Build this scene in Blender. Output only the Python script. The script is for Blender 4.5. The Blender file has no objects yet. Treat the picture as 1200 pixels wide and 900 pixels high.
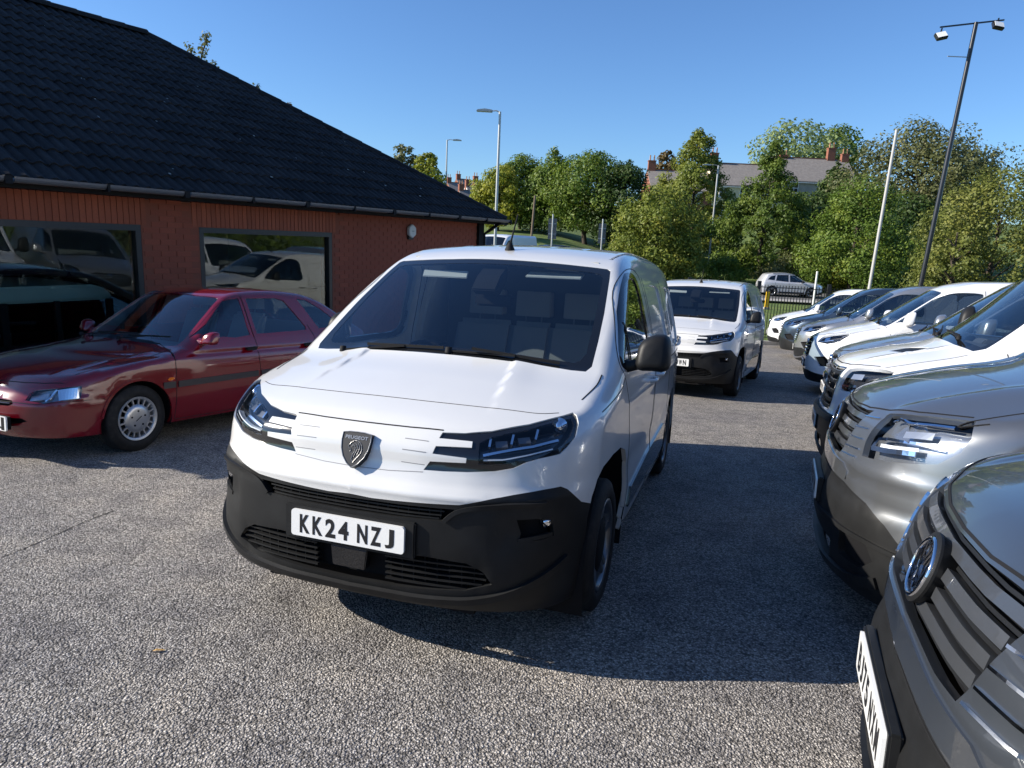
import bpy, bmesh, math, random
import numpy as np
from mathutils import Vector, Matrix, geometry
random.seed(7); RNG = np.random.default_rng(7)
C = bpy.context.scene.collection
SC = bpy.context.scene
# ---------------------------------------------------------------- camera, sky, sun, exposure
EYE = 1.561; FPX = 808.5
def cam_axes(p, r):
    f = np.array([0, math.cos(p), -math.sin(p)]); R = np.array([1., 0, 0]); U = np.cross(R, f)
    return np.array([math.cos(r)*R+math.sin(r)*U, -math.sin(r)*R+math.cos(r)*U, f])
AG = cam_axes(.208, .045)        # camera axes against gravity
AP = cam_axes(.1409, .0505)      # camera axes against the sloping car park
cam = bpy.data.cameras.new('camera'); camo = bpy.data.objects.new('camera', cam); C.objects.link(camo)
cam.sensor_width = 36; cam.lens = FPX/1200*36; cam.clip_start = .05; cam.clip_end = 3000
camo.matrix_world = Matrix(((AG[0][0], AG[1][0], -AG[2][0], 0), (AG[0][1], AG[1][1], -AG[2][1], 0), (AG[0][2], AG[1][2], -AG[2][2], EYE), (0, 0, 0, 1)))
SC.camera = camo
SUN_EL = math.radians(27.5); SUN_AZ = math.radians(-91.5)   # azimuth clockwise from +Y: the sun stands to the left (-X)
W = bpy.data.worlds.new('World'); SC.world = W; W.use_nodes = True
wn = W.node_tree.nodes; wl = W.node_tree.links
sky = wn.new('ShaderNodeTexSky'); sky.sky_type = 'NISHITA'; sky.sun_disc = False
sky.sun_elevation = SUN_EL; sky.sun_rotation = SUN_AZ; sky.altitude = 60; sky.air_density = 1.0; sky.dust_density = .3; sky.ozone_density = 2.2
wn['Background'].inputs['Strength'].default_value = .064
tint = wn.new('ShaderNodeMix'); tint.data_type = 'RGBA'; tint.blend_type = 'MULTIPLY'; tint.inputs[0].default_value = 1; tint.inputs[7].default_value = (.84, 1.18, 1.62, 1)
wl.new(sky.outputs[0], tint.inputs[6]); wl.new(tint.outputs[2], wn['Background'].inputs['Color'])
sun = bpy.data.lights.new('sun', 'SUN'); suno = bpy.data.objects.new('sun', sun); C.objects.link(suno)
sun.energy = 5.0; sun.angle = math.radians(.5); sun.color = (1, .92, .80)
sd = Vector((math.sin(SUN_AZ)*math.cos(SUN_EL), math.cos(SUN_AZ)*math.cos(SUN_EL), math.sin(SUN_EL)))
suno.rotation_euler = sd.to_track_quat('Z', 'Y').to_euler(); suno.location = (0, 0, 40)
SC.view_settings.view_transform = 'Standard'; SC.view_settings.look = 'None'; SC.view_settings.gamma = 1; SC.view_settings.exposure = 0.74
SC.render.engine = 'CYCLES'
# the car park is a plane that falls away from the camera by about 3.9 degrees
_M = AG.T @ AP; _t = np.array([0, 0, EYE])-_M @ np.array([0, 0, EYE])
PARK = Matrix(((*_M[0], _t[0]), (*_M[1], _t[1]), (*_M[2], _t[2]), (0, 0, 0, 1)))
def on_park(x, y, yaw=0, z=0, roll=0, pitch=0):
    """matrix of a vehicle: local x rearwards, y to its right; yaw turns 'rearwards' from +Y towards +X"""
    s, c = math.sin(yaw), math.cos(yaw)
    return PARK @ Matrix(((s, -c, 0, x), (c, s, 0, y), (0, 0, 1, z), (0, 0, 0, 1))) @ Matrix.Rotation(roll, 4, 'X') @ Matrix.Rotation(pitch, 4, 'Y')
# ---------------------------------------------------------------- numeric core
class Cv:
    """smooth curve through knots (monotone cubic)"""
    def __init__(s, *k):
        k = np.array(k, float); s.x = k[:, 0]; s.y = k[:, 1]
        h = np.diff(s.x); d = np.diff(s.y)/h; m = np.zeros(len(s.x))
        if len(h) == 1: m[:] = d[0]
        else:
            m[0] = d[0]; m[-1] = d[-1]
            for i in range(1, len(m)-1):
                if d[i-1]*d[i] > 0:
                    w1 = 2*h[i]+h[i-1]; w2 = h[i]+2*h[i-1]
                    m[i] = (w1+w2)/(w1/d[i-1]+w2/d[i])
        s.m = m; s.h = h
    def __call__(s, q):
        q = np.asarray(q, float); i = np.clip(np.searchsorted(s.x, q)-1, 0, len(s.h)-1)
        h = s.h[i]; t = (q-s.x[i])/h; tc = np.clip(t, 0, 1)
        a = s.y[i]; b = s.y[i+1]; ma = s.m[i]*h; mb = s.m[i+1]*h
        t2 = tc*tc; t3 = t2*tc
        v = (2*t3-3*t2+1)*a+(t3-2*t2+tc)*ma+(-2*t3+3*t2)*b+(t3-t2)*mb
        return v+np.where(t < 0, t*ma, 0)+np.where(t > 1, (t-1)*mb, 0)

def smax(L, r):
    A = np.stack(L)+r
    return np.sqrt((np.maximum(A, 0)**2).sum(0))+np.minimum(A.max(0), 0)-r
def sstep(a, b, x):
    t = np.clip((x-a)/(b-a), 0, 1); return t*t*(3-2*t)
def gauss(x, w): return np.exp(-(x/w)**2)

class Body:
    """implicit vehicle body, x = rearwards from the nose, y = to its right, z = up"""
    def __init__(s, wz, wx, nz, ny, tz, ty, top, crown=.05, wrap=.14, r1=.1, r2=((-1, .05), (9, .05)), xa=.95, xb=None, extra=None, zlow=.5):
        s.wz = Cv(*wz); s.wx = Cv(*wx); s.nz = Cv(*nz); s.ny = Cv(*ny); s.tz = Cv(*tz); s.ty = Cv(*ty); s.top = Cv(*top)
        s.crown = crown; s.wrap = wrap; s.r1 = r1; s.r2 = Cv(*r2); s.xa = xa; s.xb = xb if xb else tz[0][1]-.8; s.extra = extra; s.R = .9; s.zlow = zlow
    def F(s, P):
        x = P[:, 0]; y = np.abs(P[:, 1]); z = P[:, 2]
        side = y-s.wz(z)-s.wx(x)
        fr = s.nz(z)+s.ny(y)-x
        re = x-s.tz(z)+s.ty(y)
        xx = x-s.wrap*(y/.75)**2
        t0 = s.top(xx); sl = (s.top(xx+.01)-t0)/.01
        to = (z-t0+s.crown*(y/.75)**2)/np.sqrt(1+sl*sl)
        a = smax([side, fr, re], s.r1)
        f = smax([a, to], s.r2(x))
        if s.extra: f = f+s.extra(x, y, z)
        return f
    def grad(s, P, e=.002):
        G = np.zeros_like(P)
        for k in range(3):
            d = np.zeros(3); d[k] = e
            G[:, k] = (s.F(P+d)-s.F(P-d))/(2*e)
        return G
    def nrm(s, P):
        Q = P.copy(); Q[:, 1] = np.where(np.abs(Q[:, 1]) < .003, .003, Q[:, 1])
        G = s.grad(Q); n = np.linalg.norm(G, axis=1, keepdims=True)
        G = G/np.maximum(n, 1e-9)
        c = np.abs(P[:, 1]) < 1e-4; G[c, 1] = 0
        return G/np.linalg.norm(G, axis=1, keepdims=True)
    def proj(s, P, n=5):
        P = P.copy()
        for _ in range(n):
            f = s.F(P)[:, None]; g = s.grad(P); P -= np.clip(f, -.05, .05)*g/np.maximum((g*g).sum(1, keepdims=True), .2)
        return P
    def cast(s, O, D, t0=0., t1=7., it=15):
        """from inside outwards"""
        a = np.full(len(O), t0); b = np.full(len(O), t1)
        # coarse: first sign change
        ts = np.linspace(t0, t1, 22)
        done = np.zeros(len(O), bool)
        for k in range(1, 22):
            P = O+D*ts[k]; out = (s.F(P) > 0) & ~done
            a = np.where(out, ts[k-1], a); b = np.where(out, ts[k], b); done |= out
            if done.all(): break
        for _ in range(it):
            m = (a+b)/2; o = s.F(O+D*m[:, None]) > 0
            b = np.where(o, m, b); a = np.where(o, a, m)
        fa = s.F(O+D*a[:, None]); fb = s.F(O+D*b[:, None]); t = a+(b-a)*np.clip(fa/np.where(np.abs(fa-fb) < 1e-12, -1e-12, fa-fb), 0, 1)
        return O+D*t[:, None]
    # horizontal wrap domain
    def H2P(s, S, Z):
        S = np.asarray(S, float); Z = np.asarray(Z, float); R = s.R; q = R*math.pi/2; L = s.xb-s.xa
        th = np.clip(S/R, 0, math.pi/2); mid = (S > q) & (S < q+L); rear = S >= q+L
        th2 = np.clip((S-q-L)/R, 0, math.pi/2)
        ox = np.where(mid, s.xa+S-q, np.where(rear, s.xb, s.xa))
        dx = np.where(mid, 0, np.where(rear, np.sin(th2), -np.cos(th)))
        dy = np.where(mid, 1, np.where(rear, np.cos(th2), np.sin(th)))
        O = np.stack([ox, 0*ox, Z], 1); D = np.stack([dx, dy, 0*dx], 1)
        P = s.cast(O, D, 0, 3.); P[np.abs(P[:, 1]) < 1e-5, 1] = 0
        return P
    def P2H(s, P):
        x = P[:, 0]; y = np.where(x < s.xa, P[:, 1], np.abs(P[:, 1])); R = s.R; q = R*math.pi/2; L = s.xb-s.xa
        return np.stack([np.where(x < s.xa, R*np.arctan2(y, s.xa-x), np.where(x > s.xb, q+L+R*np.arctan2(x-s.xb, y), q+x-s.xa)), P[:, 2]], 1)
    def T2P(s, X, Y):
        X = np.asarray(X, float); Y = np.asarray(Y, float)
        O = np.stack([X, Y, 0*X+s.zlow], 1); D = np.zeros_like(O); D[:, 2] = 1
        return s.cast(O, D, 0, 3.)
    def pt(s, L):
        """resolve mixed points: ('f',y,z) seen from the front, ('s',x,z) from the side, ('t',x,y) from above"""
        out = []
        for k, a, b in L:
            if k == 'f': O = [s.xa, a, b]; D = [-1, 0, 0]
            elif k == 's': O = [a, 0, b]; D = [0, 1, 0]
            elif k == 't': O = [a, b, s.zlow]; D = [0, 0, 1]
            elif k == 'r': O = [s.xb, a, b]; D = [1, 0, 0]
            out.append(s.cast(np.array([O], float), np.array([D], float), 0, 3.)[0])
        return np.array(out)

def resamp(P, h, closed=False):
    P = np.asarray(P, float)
    if closed: P = np.vstack([P, P[:1]])
    out = []
    for a, b in zip(P[:-1], P[1:]):
        n = max(1, int(math.ceil(np.linalg.norm(b-a)/h)))
        for i in range(n): out.append(a+(b-a)*i/n)
    if not closed: out.append(P[-1])
    return np.array(out)
def smooth_path(P, closed=False, n=4):
    """Catmull-Rom"""
    P = np.asarray(P, float); m = len(P); out = []
    for i in range(m if closed else m-1):
        g = lambda k: P[k % m] if closed else P[min(max(k, 0), m-1)]
        p0, p1, p2, p3 = g(i-1), g(i), g(i+1), g(i+2)
        for j in range(n):
            t = j/n
            out.append(.5*((2*p1)+(-p0+p2)*t+(2*p0-5*p1+4*p2-p3)*t*t+(-p0+3*p1-3*p2+p3)*t**3))
    if not closed: out.append(P[-1])
    return np.array(out)
def inpoly(Q, poly):
    x = Q[:, 0]; y = Q[:, 1]; c = np.zeros(len(Q), bool); n = len(poly)
    for i in range(n):
        x1, y1 = poly[i]; x2, y2 = poly[(i+1) % n]
        if y1 == y2: continue
        m = (y1 > y) != (y2 > y)
        c ^= m & (x < (x2-x1)*(y-y1)/(y2-y1)+x1)
    return c
def van_extra(x, y, z):
    e = 0
    # fascia panel set back slightly under the hood edge, brow above the black bumper
    e = e+.012*gauss(z-.835, .05)*(1-sstep(.55, .8, y))*(x < .6)
    e = e-.010*gauss(z-.735, .022)*(x < .7)*(1-sstep(.7, .9, y))
    e = e+.014*gauss(z-.60, .075)*sstep(.585, .64, y)*(1-sstep(.80, .86, y))*(x < .6)
    e = e+.010*gauss(z-.41, .06)*(1-sstep(.54, .60, y))*(x < .4)
    # bonnet feature lines
    yl = .50-.10*(x-.2)/.7
    e = e-.010*np.where(y > yl, gauss(y-yl, .10), gauss(y-yl, .012))*sstep(.25, .75, x)*(1-sstep(.84, .92, x))*(z > .9)
    e = e+.006*(gauss(y-.20, .022)+gauss(y-.42, .022))*sstep(2.1, 2.2, x)*(z > 1.7)
    # side: waist crease, scallop above the sill
    e = e+.012*gauss(z-.62, .09)*sstep(1.15, 1.5, x)*(1-sstep(3.0, 3.3, x))
    e = e-.006*gauss(z-.98, .03)*sstep(.9, 1.4, x)
    return e
VAN = Body(
    wz=((.15, .86), (.25, .895), (.40, .915), (.60, .922), (.85, .922), (1.0, .918), (1.15, .905), (1.35, .862), (1.55, .81), (1.72, .755), (1.85, .70)),
    wx=((0, -.05), (.5, -.015), (.9, 0), (3.6, 0), (4.4, -.03)),
    nz=((.12, .22), (.20, .13), (.26, .055), (.33, .015), (.42, 0), (.66, 0), (.72, .005), (.78, .03), (.86, .045), (.93, .07), (1.0, .12), (1.1, .2), (1.3, .4)),
    ny=((0, 0), (.25, .008), (.45, .035), (.60, .08), (.75, .17), (.85, .30), (.95, .50)),
    tz=((.2, 4.38), (.5, 4.40), (1.0, 4.38), (1.8, 4.22)), ty=((0, 0), (.5, .01), (.8, .05), (.95, .12)),
    top=((-.2, .80), (.05, .938), (.15, .998), (.30, 1.055), (.55, 1.128), (.76, 1.185), (.815, 1.208), (.90, 1.262), (1.25, 1.487), (1.60, 1.692), (1.68, 1.732), (1.82, 1.778), (2.1, 1.825), (2.6, 1.86), (3.4, 1.86), (4.0, 1.835), (4.3, 1.81)),
    crown=.035, wrap=.075, r1=.10, r2=((0, .035), (.35, .07), (1.0, .10), (1.4, .07), (1.8, .08), (4.4, .08)), xa=.95, xb=3.6, extra=van_extra)
def cr_extra(x, y, z):
    e = -.010*gauss(z-.80, .035)*(x < .8)+.010*gauss(z-.66, .04)*(x < .5)
    yl = .62-.05*x
    e = e-.016*np.where(y > yl, gauss(y-yl, .16), gauss(y-yl, .05))*sstep(.15, .4, x)*(z > 1.05)*(z < 1.6)
    return e
CRAFTER = Body(
    wz=((.15, .94), (.3, .99), (.6, 1.01), (1.0, 1.015), (1.2, .995), (1.5, .945), (2.2, .86), (2.5, .80)),
    wx=((0, -.03), (.6, 0), (5, 0), (5.9, -.02)),
    nz=((.12, .14), (.2, .07), (.3, .025), (.45, 0), (.60, .005), (.70, .03), (.80, .05), (.92, .075), (1.04, .13), (1.15, .22), (1.3, .4)),
    ny=((0, 0), (.3, .012), (.6, .075), (.8, .18), (.95, .36), (1.03, .50)),
    tz=((.2, 5.9), (1, 5.92), (2.4, 5.86)), ty=((0, 0), (.6, .01), (1.0, .1)),
    top=((-.1, .90), (.08, 1.03), (.15, 1.075), (.30, 1.135), (.60, 1.225), (.92, 1.305), (.98, 1.34), (1.1, 1.44), (1.7, 2.02), (1.9, 2.19), (2.15, 2.29), (2.6, 2.34), (3.5, 2.36), (5.9, 2.34)),
    crown=.04, wrap=.10, r1=.10, r2=((0, .035), (.4, .06), (1.0, .08), (2, .1), (5.9, .1)), xa=1.1, xb=5.0, extra=cr_extra, zlow=.6)
def bv_extra(x, y, z):
    return -.012*gauss(y-.5, .02)*sstep(.2, .4, x)*(1-sstep(.85, .95, x))*(z > .9)*(z < 1.5)+0*z
BIGVAN = Body(
    wz=((.15, .92), (.3, .96), (.6, .985), (1.0, .99), (1.2, .97), (1.5, .92), (2.1, .84), (2.4, .78)),
    wx=((0, -.02), (.6, 0), (4.5, 0), (5.3, -.02)),
    nz=((.12, .12), (.25, .03), (.40, 0), (.58, 0), (.66, .035), (.85, .06), (1.0, .10), (1.1, .17), (1.3, .4)),
    ny=((0, 0), (.3, .01), (.6, .06), (.8, .16), (.93, .32), (1.0, .48)),
    tz=((.2, 5.3), (1, 5.32), (2.3, 5.26)), ty=((0, 0), (.6, .01), (1.0, .1)),
    top=((-.1, .86), (.10, 1.03), (.20, 1.09), (.45, 1.17), (.85, 1.275), (.92, 1.31), (1.1, 1.45), (1.65, 1.98), (1.85, 2.12), (2.1, 2.2), (2.6, 2.24), (5.3, 2.24)),
    crown=.04, wrap=.10, r1=.09, r2=((0, .04), (.4, .05), (1.0, .07), (2, .1), (5.3, .1)), xa=1.05, xb=4.5, extra=bv_extra, zlow=.6)
def mid_extra(x, y, z):
    return -.010*gauss(y-(.58-.12*x), .03)*sstep(.1, .3, x)*(z > .85)*(z < 1.3)+.012*gauss(z-.55, .10)*sstep(1.2, 1.6, x)*(1-sstep(3, 3.3, x))
MID = Body(
    wz=((.15, .86), (.25, .90), (.5, .925), (.85, .93), (1.05, .915), (1.2, .885), (1.4, .82), (1.65, .74), (1.85, .66)),
    wx=((0, -.04), (.5, -.01), (.9, 0), (3.6, 0), (4.4, -.03)),
    nz=((.12, .14), (.20, .06), (.32, .015), (.45, 0), (.60, 0), (.72, .015), (.82, .06), (.92, .13), (1.1, .3)),
    ny=((0, 0), (.25, .012), (.45, .05), (.65, .15), (.78, .30), (.90, .52), (.95, .65)),
    tz=((.2, 4.38), (.5, 4.42), (1.0, 4.38), (1.8, 4.18)), ty=((0, 0), (.5, .01), (.8, .06), (.95, .14)),
    top=((-.2, .68), (.06, .83), (.18, .905), (.40, .98), (.75, 1.07), (1.0, 1.13), (1.08, 1.17), (1.2, 1.245), (1.7, 1.57), (1.88, 1.675), (2.05, 1.735), (2.35, 1.785), (2.9, 1.80), (3.8, 1.77), (4.3, 1.70)),
    crown=.045, wrap=.10, r1=.10, r2=((0, .04), (.5, .07), (1.0, .09), (1.8, .08), (4.4, .08)), xa=1.0, xb=3.6, extra=mid_extra)
def esc_extra(x, y, z):
    e = .010*gauss(z-.79, .018)*sstep(.35, .6, x)      # waist groove
    e = e+.008*gauss(z-.50, .012)*(x < .5)
    return e-.006*gauss(y-(.55+.08*x), .02)*sstep(.2, .4, x)*(1-sstep(1.05, 1.15, x))*(z > .6)
ESCORT = Body(
    wz=((.15, .78), (.25, .82), (.45, .845), (.65, .845), (.80, .825), (.90, .79), (1.0, .74), (1.2, .645), (1.36, .56), (1.45, .50)),
    wx=((0, -.05), (.4, -.01), (.8, 0), (3.2, 0), (4.1, -.05)),
    nz=((.15, .06), (.22, .0), (.32, -.035), (.42, -.04), (.50, -.03), (.54, .015), (.60, .04), (.66, .08), (.75, .2)),
    ny=((0, 0), (.2, .008), (.4, .04), (.6, .12), (.72, .22), (.82, .40), (.88, .55)),
    tz=((.2, 4.08), (.5, 4.14), (.8, 4.10), (1.1, 4.0)), ty=((0, 0), (.4, .02), (.7, .08), (.85, .2)),
    top=((-.1, .54), (.05, .635), (.14, .685), (.35, .745), (.75, .815), (1.12, .865), (1.20, .885), (1.30, .945), (1.60, 1.15), (1.82, 1.295), (1.92, 1.34), (2.12, 1.378), (2.5, 1.395), (2.9, 1.375), (3.10, 1.335), (3.22, 1.29), (3.60, 1.085), (3.86, .96), (3.98, .935), (4.15, .92)),
    crown=.035, wrap=.12, r1=.09, r2=((0, .04), (.5, .05), (1.2, .05), (2, .06), (4.1, .05)), xa=.9, xb=3.2, extra=esc_extra, zlow=.4)
def suv_extra(x, y, z): return -.008*gauss(z-.98, .03)*sstep(.9, 1.3, x)+.012*gauss(z-.55, .10)*sstep(1.3, 1.7, x)*(1-sstep(3, 3.3, x))
SUV = Body(
    wz=((.2, .84), (.3, .89), (.5, .915), (.8, .92), (.98, .90), (1.1, .85), (1.3, .77), (1.55, .67), (1.7, .58)),
    wx=((0, -.05), (.5, -.01), (.9, 0), (3.6, 0), (4.4, -.05)),
    nz=((.15, .14), (.25, .04), (.4, 0), (.6, 0), (.75, .01), (.88, .04), (.96, .10), (1.1, .3)),
    ny=((0, 0), (.25, .012), (.45, .05), (.65, .14), (.78, .27), (.90, .50), (.95, .62)),
    tz=((.2, 4.35), (.5, 4.42), (.95, 4.36), (1.2, 4.2), (1.6, 3.95)), ty=((0, 0), (.5, .02), (.75, .08), (.92, .2)),
    top=((-.1, .80), (.06, .905), (.18, .96), (.5, 1.02), (1.0, 1.09), (1.2, 1.12), (1.3, 1.165), (1.85, 1.46), (2.05, 1.56), (2.3, 1.625), (2.8, 1.655), (3.5, 1.62), (3.9, 1.54), (4.2, 1.4)),
    crown=.045, wrap=.12, r1=.10, r2=((0, .04), (.5, .05), (1.2, .06), (2, .07), (4.4, .07)), xa=1.0, xb=3.5, extra=suv_extra)
def midbody(kz, ky):
    Z = lambda c, ax, bx: tuple((float(a)*ax, float(b)*bx) for a, b in zip(c.x, c.y)); g = MID
    return Body(wz=Z(g.wz, kz, ky), wx=Z(g.wx, 1, 1), nz=Z(g.nz, kz, 1), ny=Z(g.ny, ky, 1), tz=Z(g.tz, kz, 1), ty=Z(g.ty, ky, 1), top=Z(g.top, 1, kz), crown=.045, wrap=.1, r1=.1,
                r2=((0, .04), (.5, .07), (1.0, .09), (1.8, .08), (4.4, .08)), xa=1.0, xb=3.6, extra=mid_extra)
CUST = midbody(1.12, 1.05)
# ---------------------------------------------------------------- object helpers
def tag(o, label=None, cat=None, group=None, kind=None):
    for k, v in (('label', label), ('category', cat), ('group', group), ('kind', kind)):
        if v: o[k] = v
    return o
def empty(name, M=None, **k):
    o = bpy.data.objects.new(name, None); C.objects.link(o); o.empty_display_size = .2
    if M is not None: o.matrix_world = M
    return tag(o, **k)
def mesh_obj(name, V, F, mat, parent=None, N=None, smooth=False, M=None, **k):
    me = bpy.data.meshes.new(name)
    me.from_pydata(np.asarray(V, float).tolist() if isinstance(V, np.ndarray) else [tuple(v) for v in V], [], [tuple(int(i) for i in f) for f in F])
    if mat is not None:
        for m in (mat if isinstance(mat, (list, tuple)) else [mat]): me.materials.append(m)
    if smooth or N is not None: me.polygons.foreach_set('use_smooth', [True]*len(me.polygons))
    me.update()
    if N is not None: me.normals_split_custom_set_from_vertices(np.asarray(N, float).tolist())
    o = bpy.data.objects.new(name, me); C.objects.link(o)
    if parent is not None: o.parent = parent
    if M is not None: o.matrix_world = M
    return tag(o, **k)
class MB:
    """collects primitives into one mesh"""
    def __init__(s): s.V = []; s.F = []; s.sm = []
    def add(s, V, F, smooth=False):
        b = len(s.V); s.V += [tuple(v) for v in V]; s.F += [tuple(i+b for i in f) for f in F]; s.sm += [smooth]*len(F); return s
    def box(s, c, d, R=None):
        x, y, z = d[0]/2, d[1]/2, d[2]/2
        V = [Vector(p) for p in ((-x, -y, -z), (x, -y, -z), (x, y, -z), (-x, y, -z), (-x, -y, z), (x, -y, z), (x, y, z), (-x, y, z))]
        if R is not None: V = [R @ v for v in V]
        c = Vector(c)
        return s.add([v+c for v in V], [(0, 3, 2, 1), (4, 5, 6, 7), (0, 1, 5, 4), (1, 2, 6, 5), (2, 3, 7, 6), (3, 0, 4, 7)])
    def bar(s, a, b, w, h=None, up=(0, 0, 1)):
        a = Vector(a); b = Vector(b); d = (b-a); L = d.length; d.normalize(); u = Vector(up)
        sx = d.cross(u)
        if sx.length < 1e-4: sx = d.cross(Vector((1, 0, 0)))
        sx.normalize(); uz = sx.cross(d); R = Matrix((d, sx, uz)).transposed()
        return s.box((a+b)/2, (L, w, h or w), R)
    def tube(s, pts, r, n=8, cap=True, smooth=True):
        pts = [Vector(p) for p in pts]; rr = r if hasattr(r, '__len__') else [r]*len(pts); V = []; F = []
        u = None
        for i, p in enumerate(pts):
            d = (pts[min(i+1, len(pts)-1)]-pts[max(i-1, 0)]).normalized()
            if u is None:
                u = d.cross(Vector((0, 0, 1)))
                if u.length < .1: u = d.cross(Vector((1, 0, 0)))
            u = (u-d*u.dot(d)).normalized(); v = d.cross(u)
            for k in range(n):
                a = 2*math.pi*k/n; V.append(p+(u*math.cos(a)+v*math.sin(a))*rr[i])
        for i in range(len(pts)-1):
            for k in range(n):
                F.append((i*n+k, i*n+(k+1) % n, (i+1)*n+(k+1) % n, (i+1)*n+k))
        s.add(V, F, smooth)
        if cap:
            s.add(V[:n], [tuple(range(n))[::-1]]); s.add(V[-n:], [tuple(range(n))])
        return s
    def lathe(s, prof, n=32, axis='y', c=(0, 0, 0), close=False, smooth=True, R=None):
        """prof: (radius, offset along the axis)"""
        V = []; F = []; m = len(prof)
        for k in range(n):
            a = 2*math.pi*k/n; ca, sa = math.cos(a), math.sin(a)
            for r, h in prof:
                v = Vector((r*ca, h, r*sa)) if axis == 'y' else (Vector((r*ca, r*sa, h)) if axis == 'z' else Vector((h, r*ca, r*sa)))
                if R is not None: v = R @ v
                V.append(v+Vector(c))
        for k in range(n):
            for i in range(m if close else m-1):
                j = (i+1) % m; F.append((k*m+i, k*m+j, ((k+1) % n)*m+j, ((k+1) % n)*m+i))
        return s.add(V, F, smooth)
    def prism(s, poly, a, b, plane='xz', smooth=False):
        """extrude a 2D outline between two offsets along the third axis"""
        f = {'xz': lambda p, t: (p[0], t, p[1]), 'yz': lambda p, t: (t, p[0], p[1]), 'xy': lambda p, t: (p[0], p[1], t)}[plane]
        n = len(poly); V = [f(p, a) for p in poly]+[f(p, b) for p in poly]
        F = [tuple(range(n))[::-1], tuple(range(n, 2*n))]+[(i, (i+1) % n, n+(i+1) % n, n+i) for i in range(n)]
        return s.add(V, F, smooth)
    def obj(s, name, mat, parent=None, M=None, bevel=0, **k):
        me = bpy.data.meshes.new(name); me.from_pydata([tuple(v) for v in s.V], [], s.F)
        me.polygons.foreach_set('use_smooth', s.sm)
        for m in (mat if isinstance(mat, (list, tuple)) else [mat]): me.materials.append(m)
        me.update(); bm = bmesh.new(); bm.from_mesh(me); bmesh.ops.recalc_face_normals(bm, faces=bm.faces)
        if bevel:
            bmesh.ops.bevel(bm, geom=[e for e in bm.edges if e.is_manifold and e.calc_face_angle(0) > .5], offset=bevel, segments=2, affect='EDGES', clamp_overlap=True)
        bm.to_mesh(me); bm.free()
        o = bpy.data.objects.new(name, me); C.objects.link(o)
        if parent is not None: o.parent = parent
        if M is not None: o.matrix_world = M
        return tag(o, **k)
def copy_tree(o, parent=None):
    c = o.copy(); C.objects.link(c); c.parent = parent
    if parent is not None: c.matrix_parent_inverse = o.matrix_parent_inverse
    for ch in [x for x in o.children]: copy_tree(ch, c)
    return c
def text_mesh(txt, size, sx=1., bold=0., extrude=.001, align='CENTER', space=1.0):
    cu = bpy.data.curves.new('t', 'FONT'); cu.body = txt; cu.size = size; cu.align_x = align; cu.align_y = 'CENTER'
    cu.extrude = extrude; cu.offset = bold; cu.space_character = space; cu.resolution_u = 3
    o = bpy.data.objects.new('t', cu); C.objects.link(o)
    dg = bpy.context.evaluated_depsgraph_get(); dg.update()
    me = bpy.data.meshes.new_from_object(o.evaluated_get(dg))
    bpy.data.objects.remove(o); bpy.data.curves.remove(cu)
    V = [(v.co.x*sx, v.co.y, v.co.z) for v in me.vertices]; F = [tuple(p.vertices) for p in me.polygons]
    bpy.data.meshes.remove(me)
    return V, F
def text_obj(name, txt, size, mat, parent, L, sx=1., bold=0., extrude=.001, space=1.0, align='CENTER'):
    """L: 4x4 local matrix; text reads along local x, up along local y, faces local z"""
    V, F = text_mesh(txt, size, sx, bold, extrude, align, space)
    return mesh_obj(name, [L @ Vector(v) for v in V], F, mat, parent)
def frame(o, xdir, zdir):
    x = Vector(xdir).normalized(); z = Vector(zdir).normalized(); y = z.cross(x).normalized(); x = y.cross(z)
    return Matrix(((x[0], y[0], z[0], o[0]), (x[1], y[1], z[1], o[1]), (x[2], y[2], z[2], o[2]), (0, 0, 0, 1)))

# ---------------------------------------------------------------- body panels cut out of the implicit surface
def cdt_domain(outer, loops, h, proj, preset=None):
    """outer / loops: 2D arrays (closed). preset: dict index-> 3D point for outer. returns 2D verts, 3D verts, tris"""
    pts = [outer]; edges = []; base = 0
    n = len(outer); edges += [(i, (i+1) % n) for i in range(n)]; base = n
    for L in loops:
        m = len(L); pts.append(L); edges += [(base+i, base+(i+1) % m) for i in range(m)]; base += m
    allp = np.vstack(pts)
    lo = outer.min(0); hi = outer.max(0)
    gx = np.arange(lo[0]+h*.4, hi[0], h); gy = np.arange(lo[1]+h*.4, hi[1], h)
    G = np.stack(np.meshgrid(gx, gy), -1).reshape(-1, 2); G = G+RNG.uniform(-.02, .02, G.shape)*h
    G = G[inpoly(G, outer)]
    keep = np.ones(len(G), bool)
    for i in range(0, len(G), 4000):
        d = ((G[i:i+4000, None, :]-allp[None])**2).sum(2).min(1); keep[i:i+4000] = d > (h*.45)**2
    G = G[keep]
    P = np.vstack([allp, G])
    r = geometry.delaunay_2d_cdt([Vector(p) for p in P], edges, [], 0, 1e-6)
    V2 = np.array([tuple(v) for v in r[0]]); T = np.array([tuple(t) for t in r[2]]); orig = r[3]
    cen = V2[T].mean(1); T = T[inpoly(cen, outer)]
    a = V2[T]; ar = (a[:, 1, 0]-a[:, 0, 0])*(a[:, 2, 1]-a[:, 0, 1])-(a[:, 1, 1]-a[:, 0, 1])*(a[:, 2, 0]-a[:, 0, 0]); T = T[np.abs(ar) > 1e-9]
    V3 = proj(V2)
    if preset is not None:
        for i, o in enumerate(orig):
            for k in o:
                if k < len(outer) and k in preset: V3[i] = preset[k]; break
    return V2, V3, T

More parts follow.
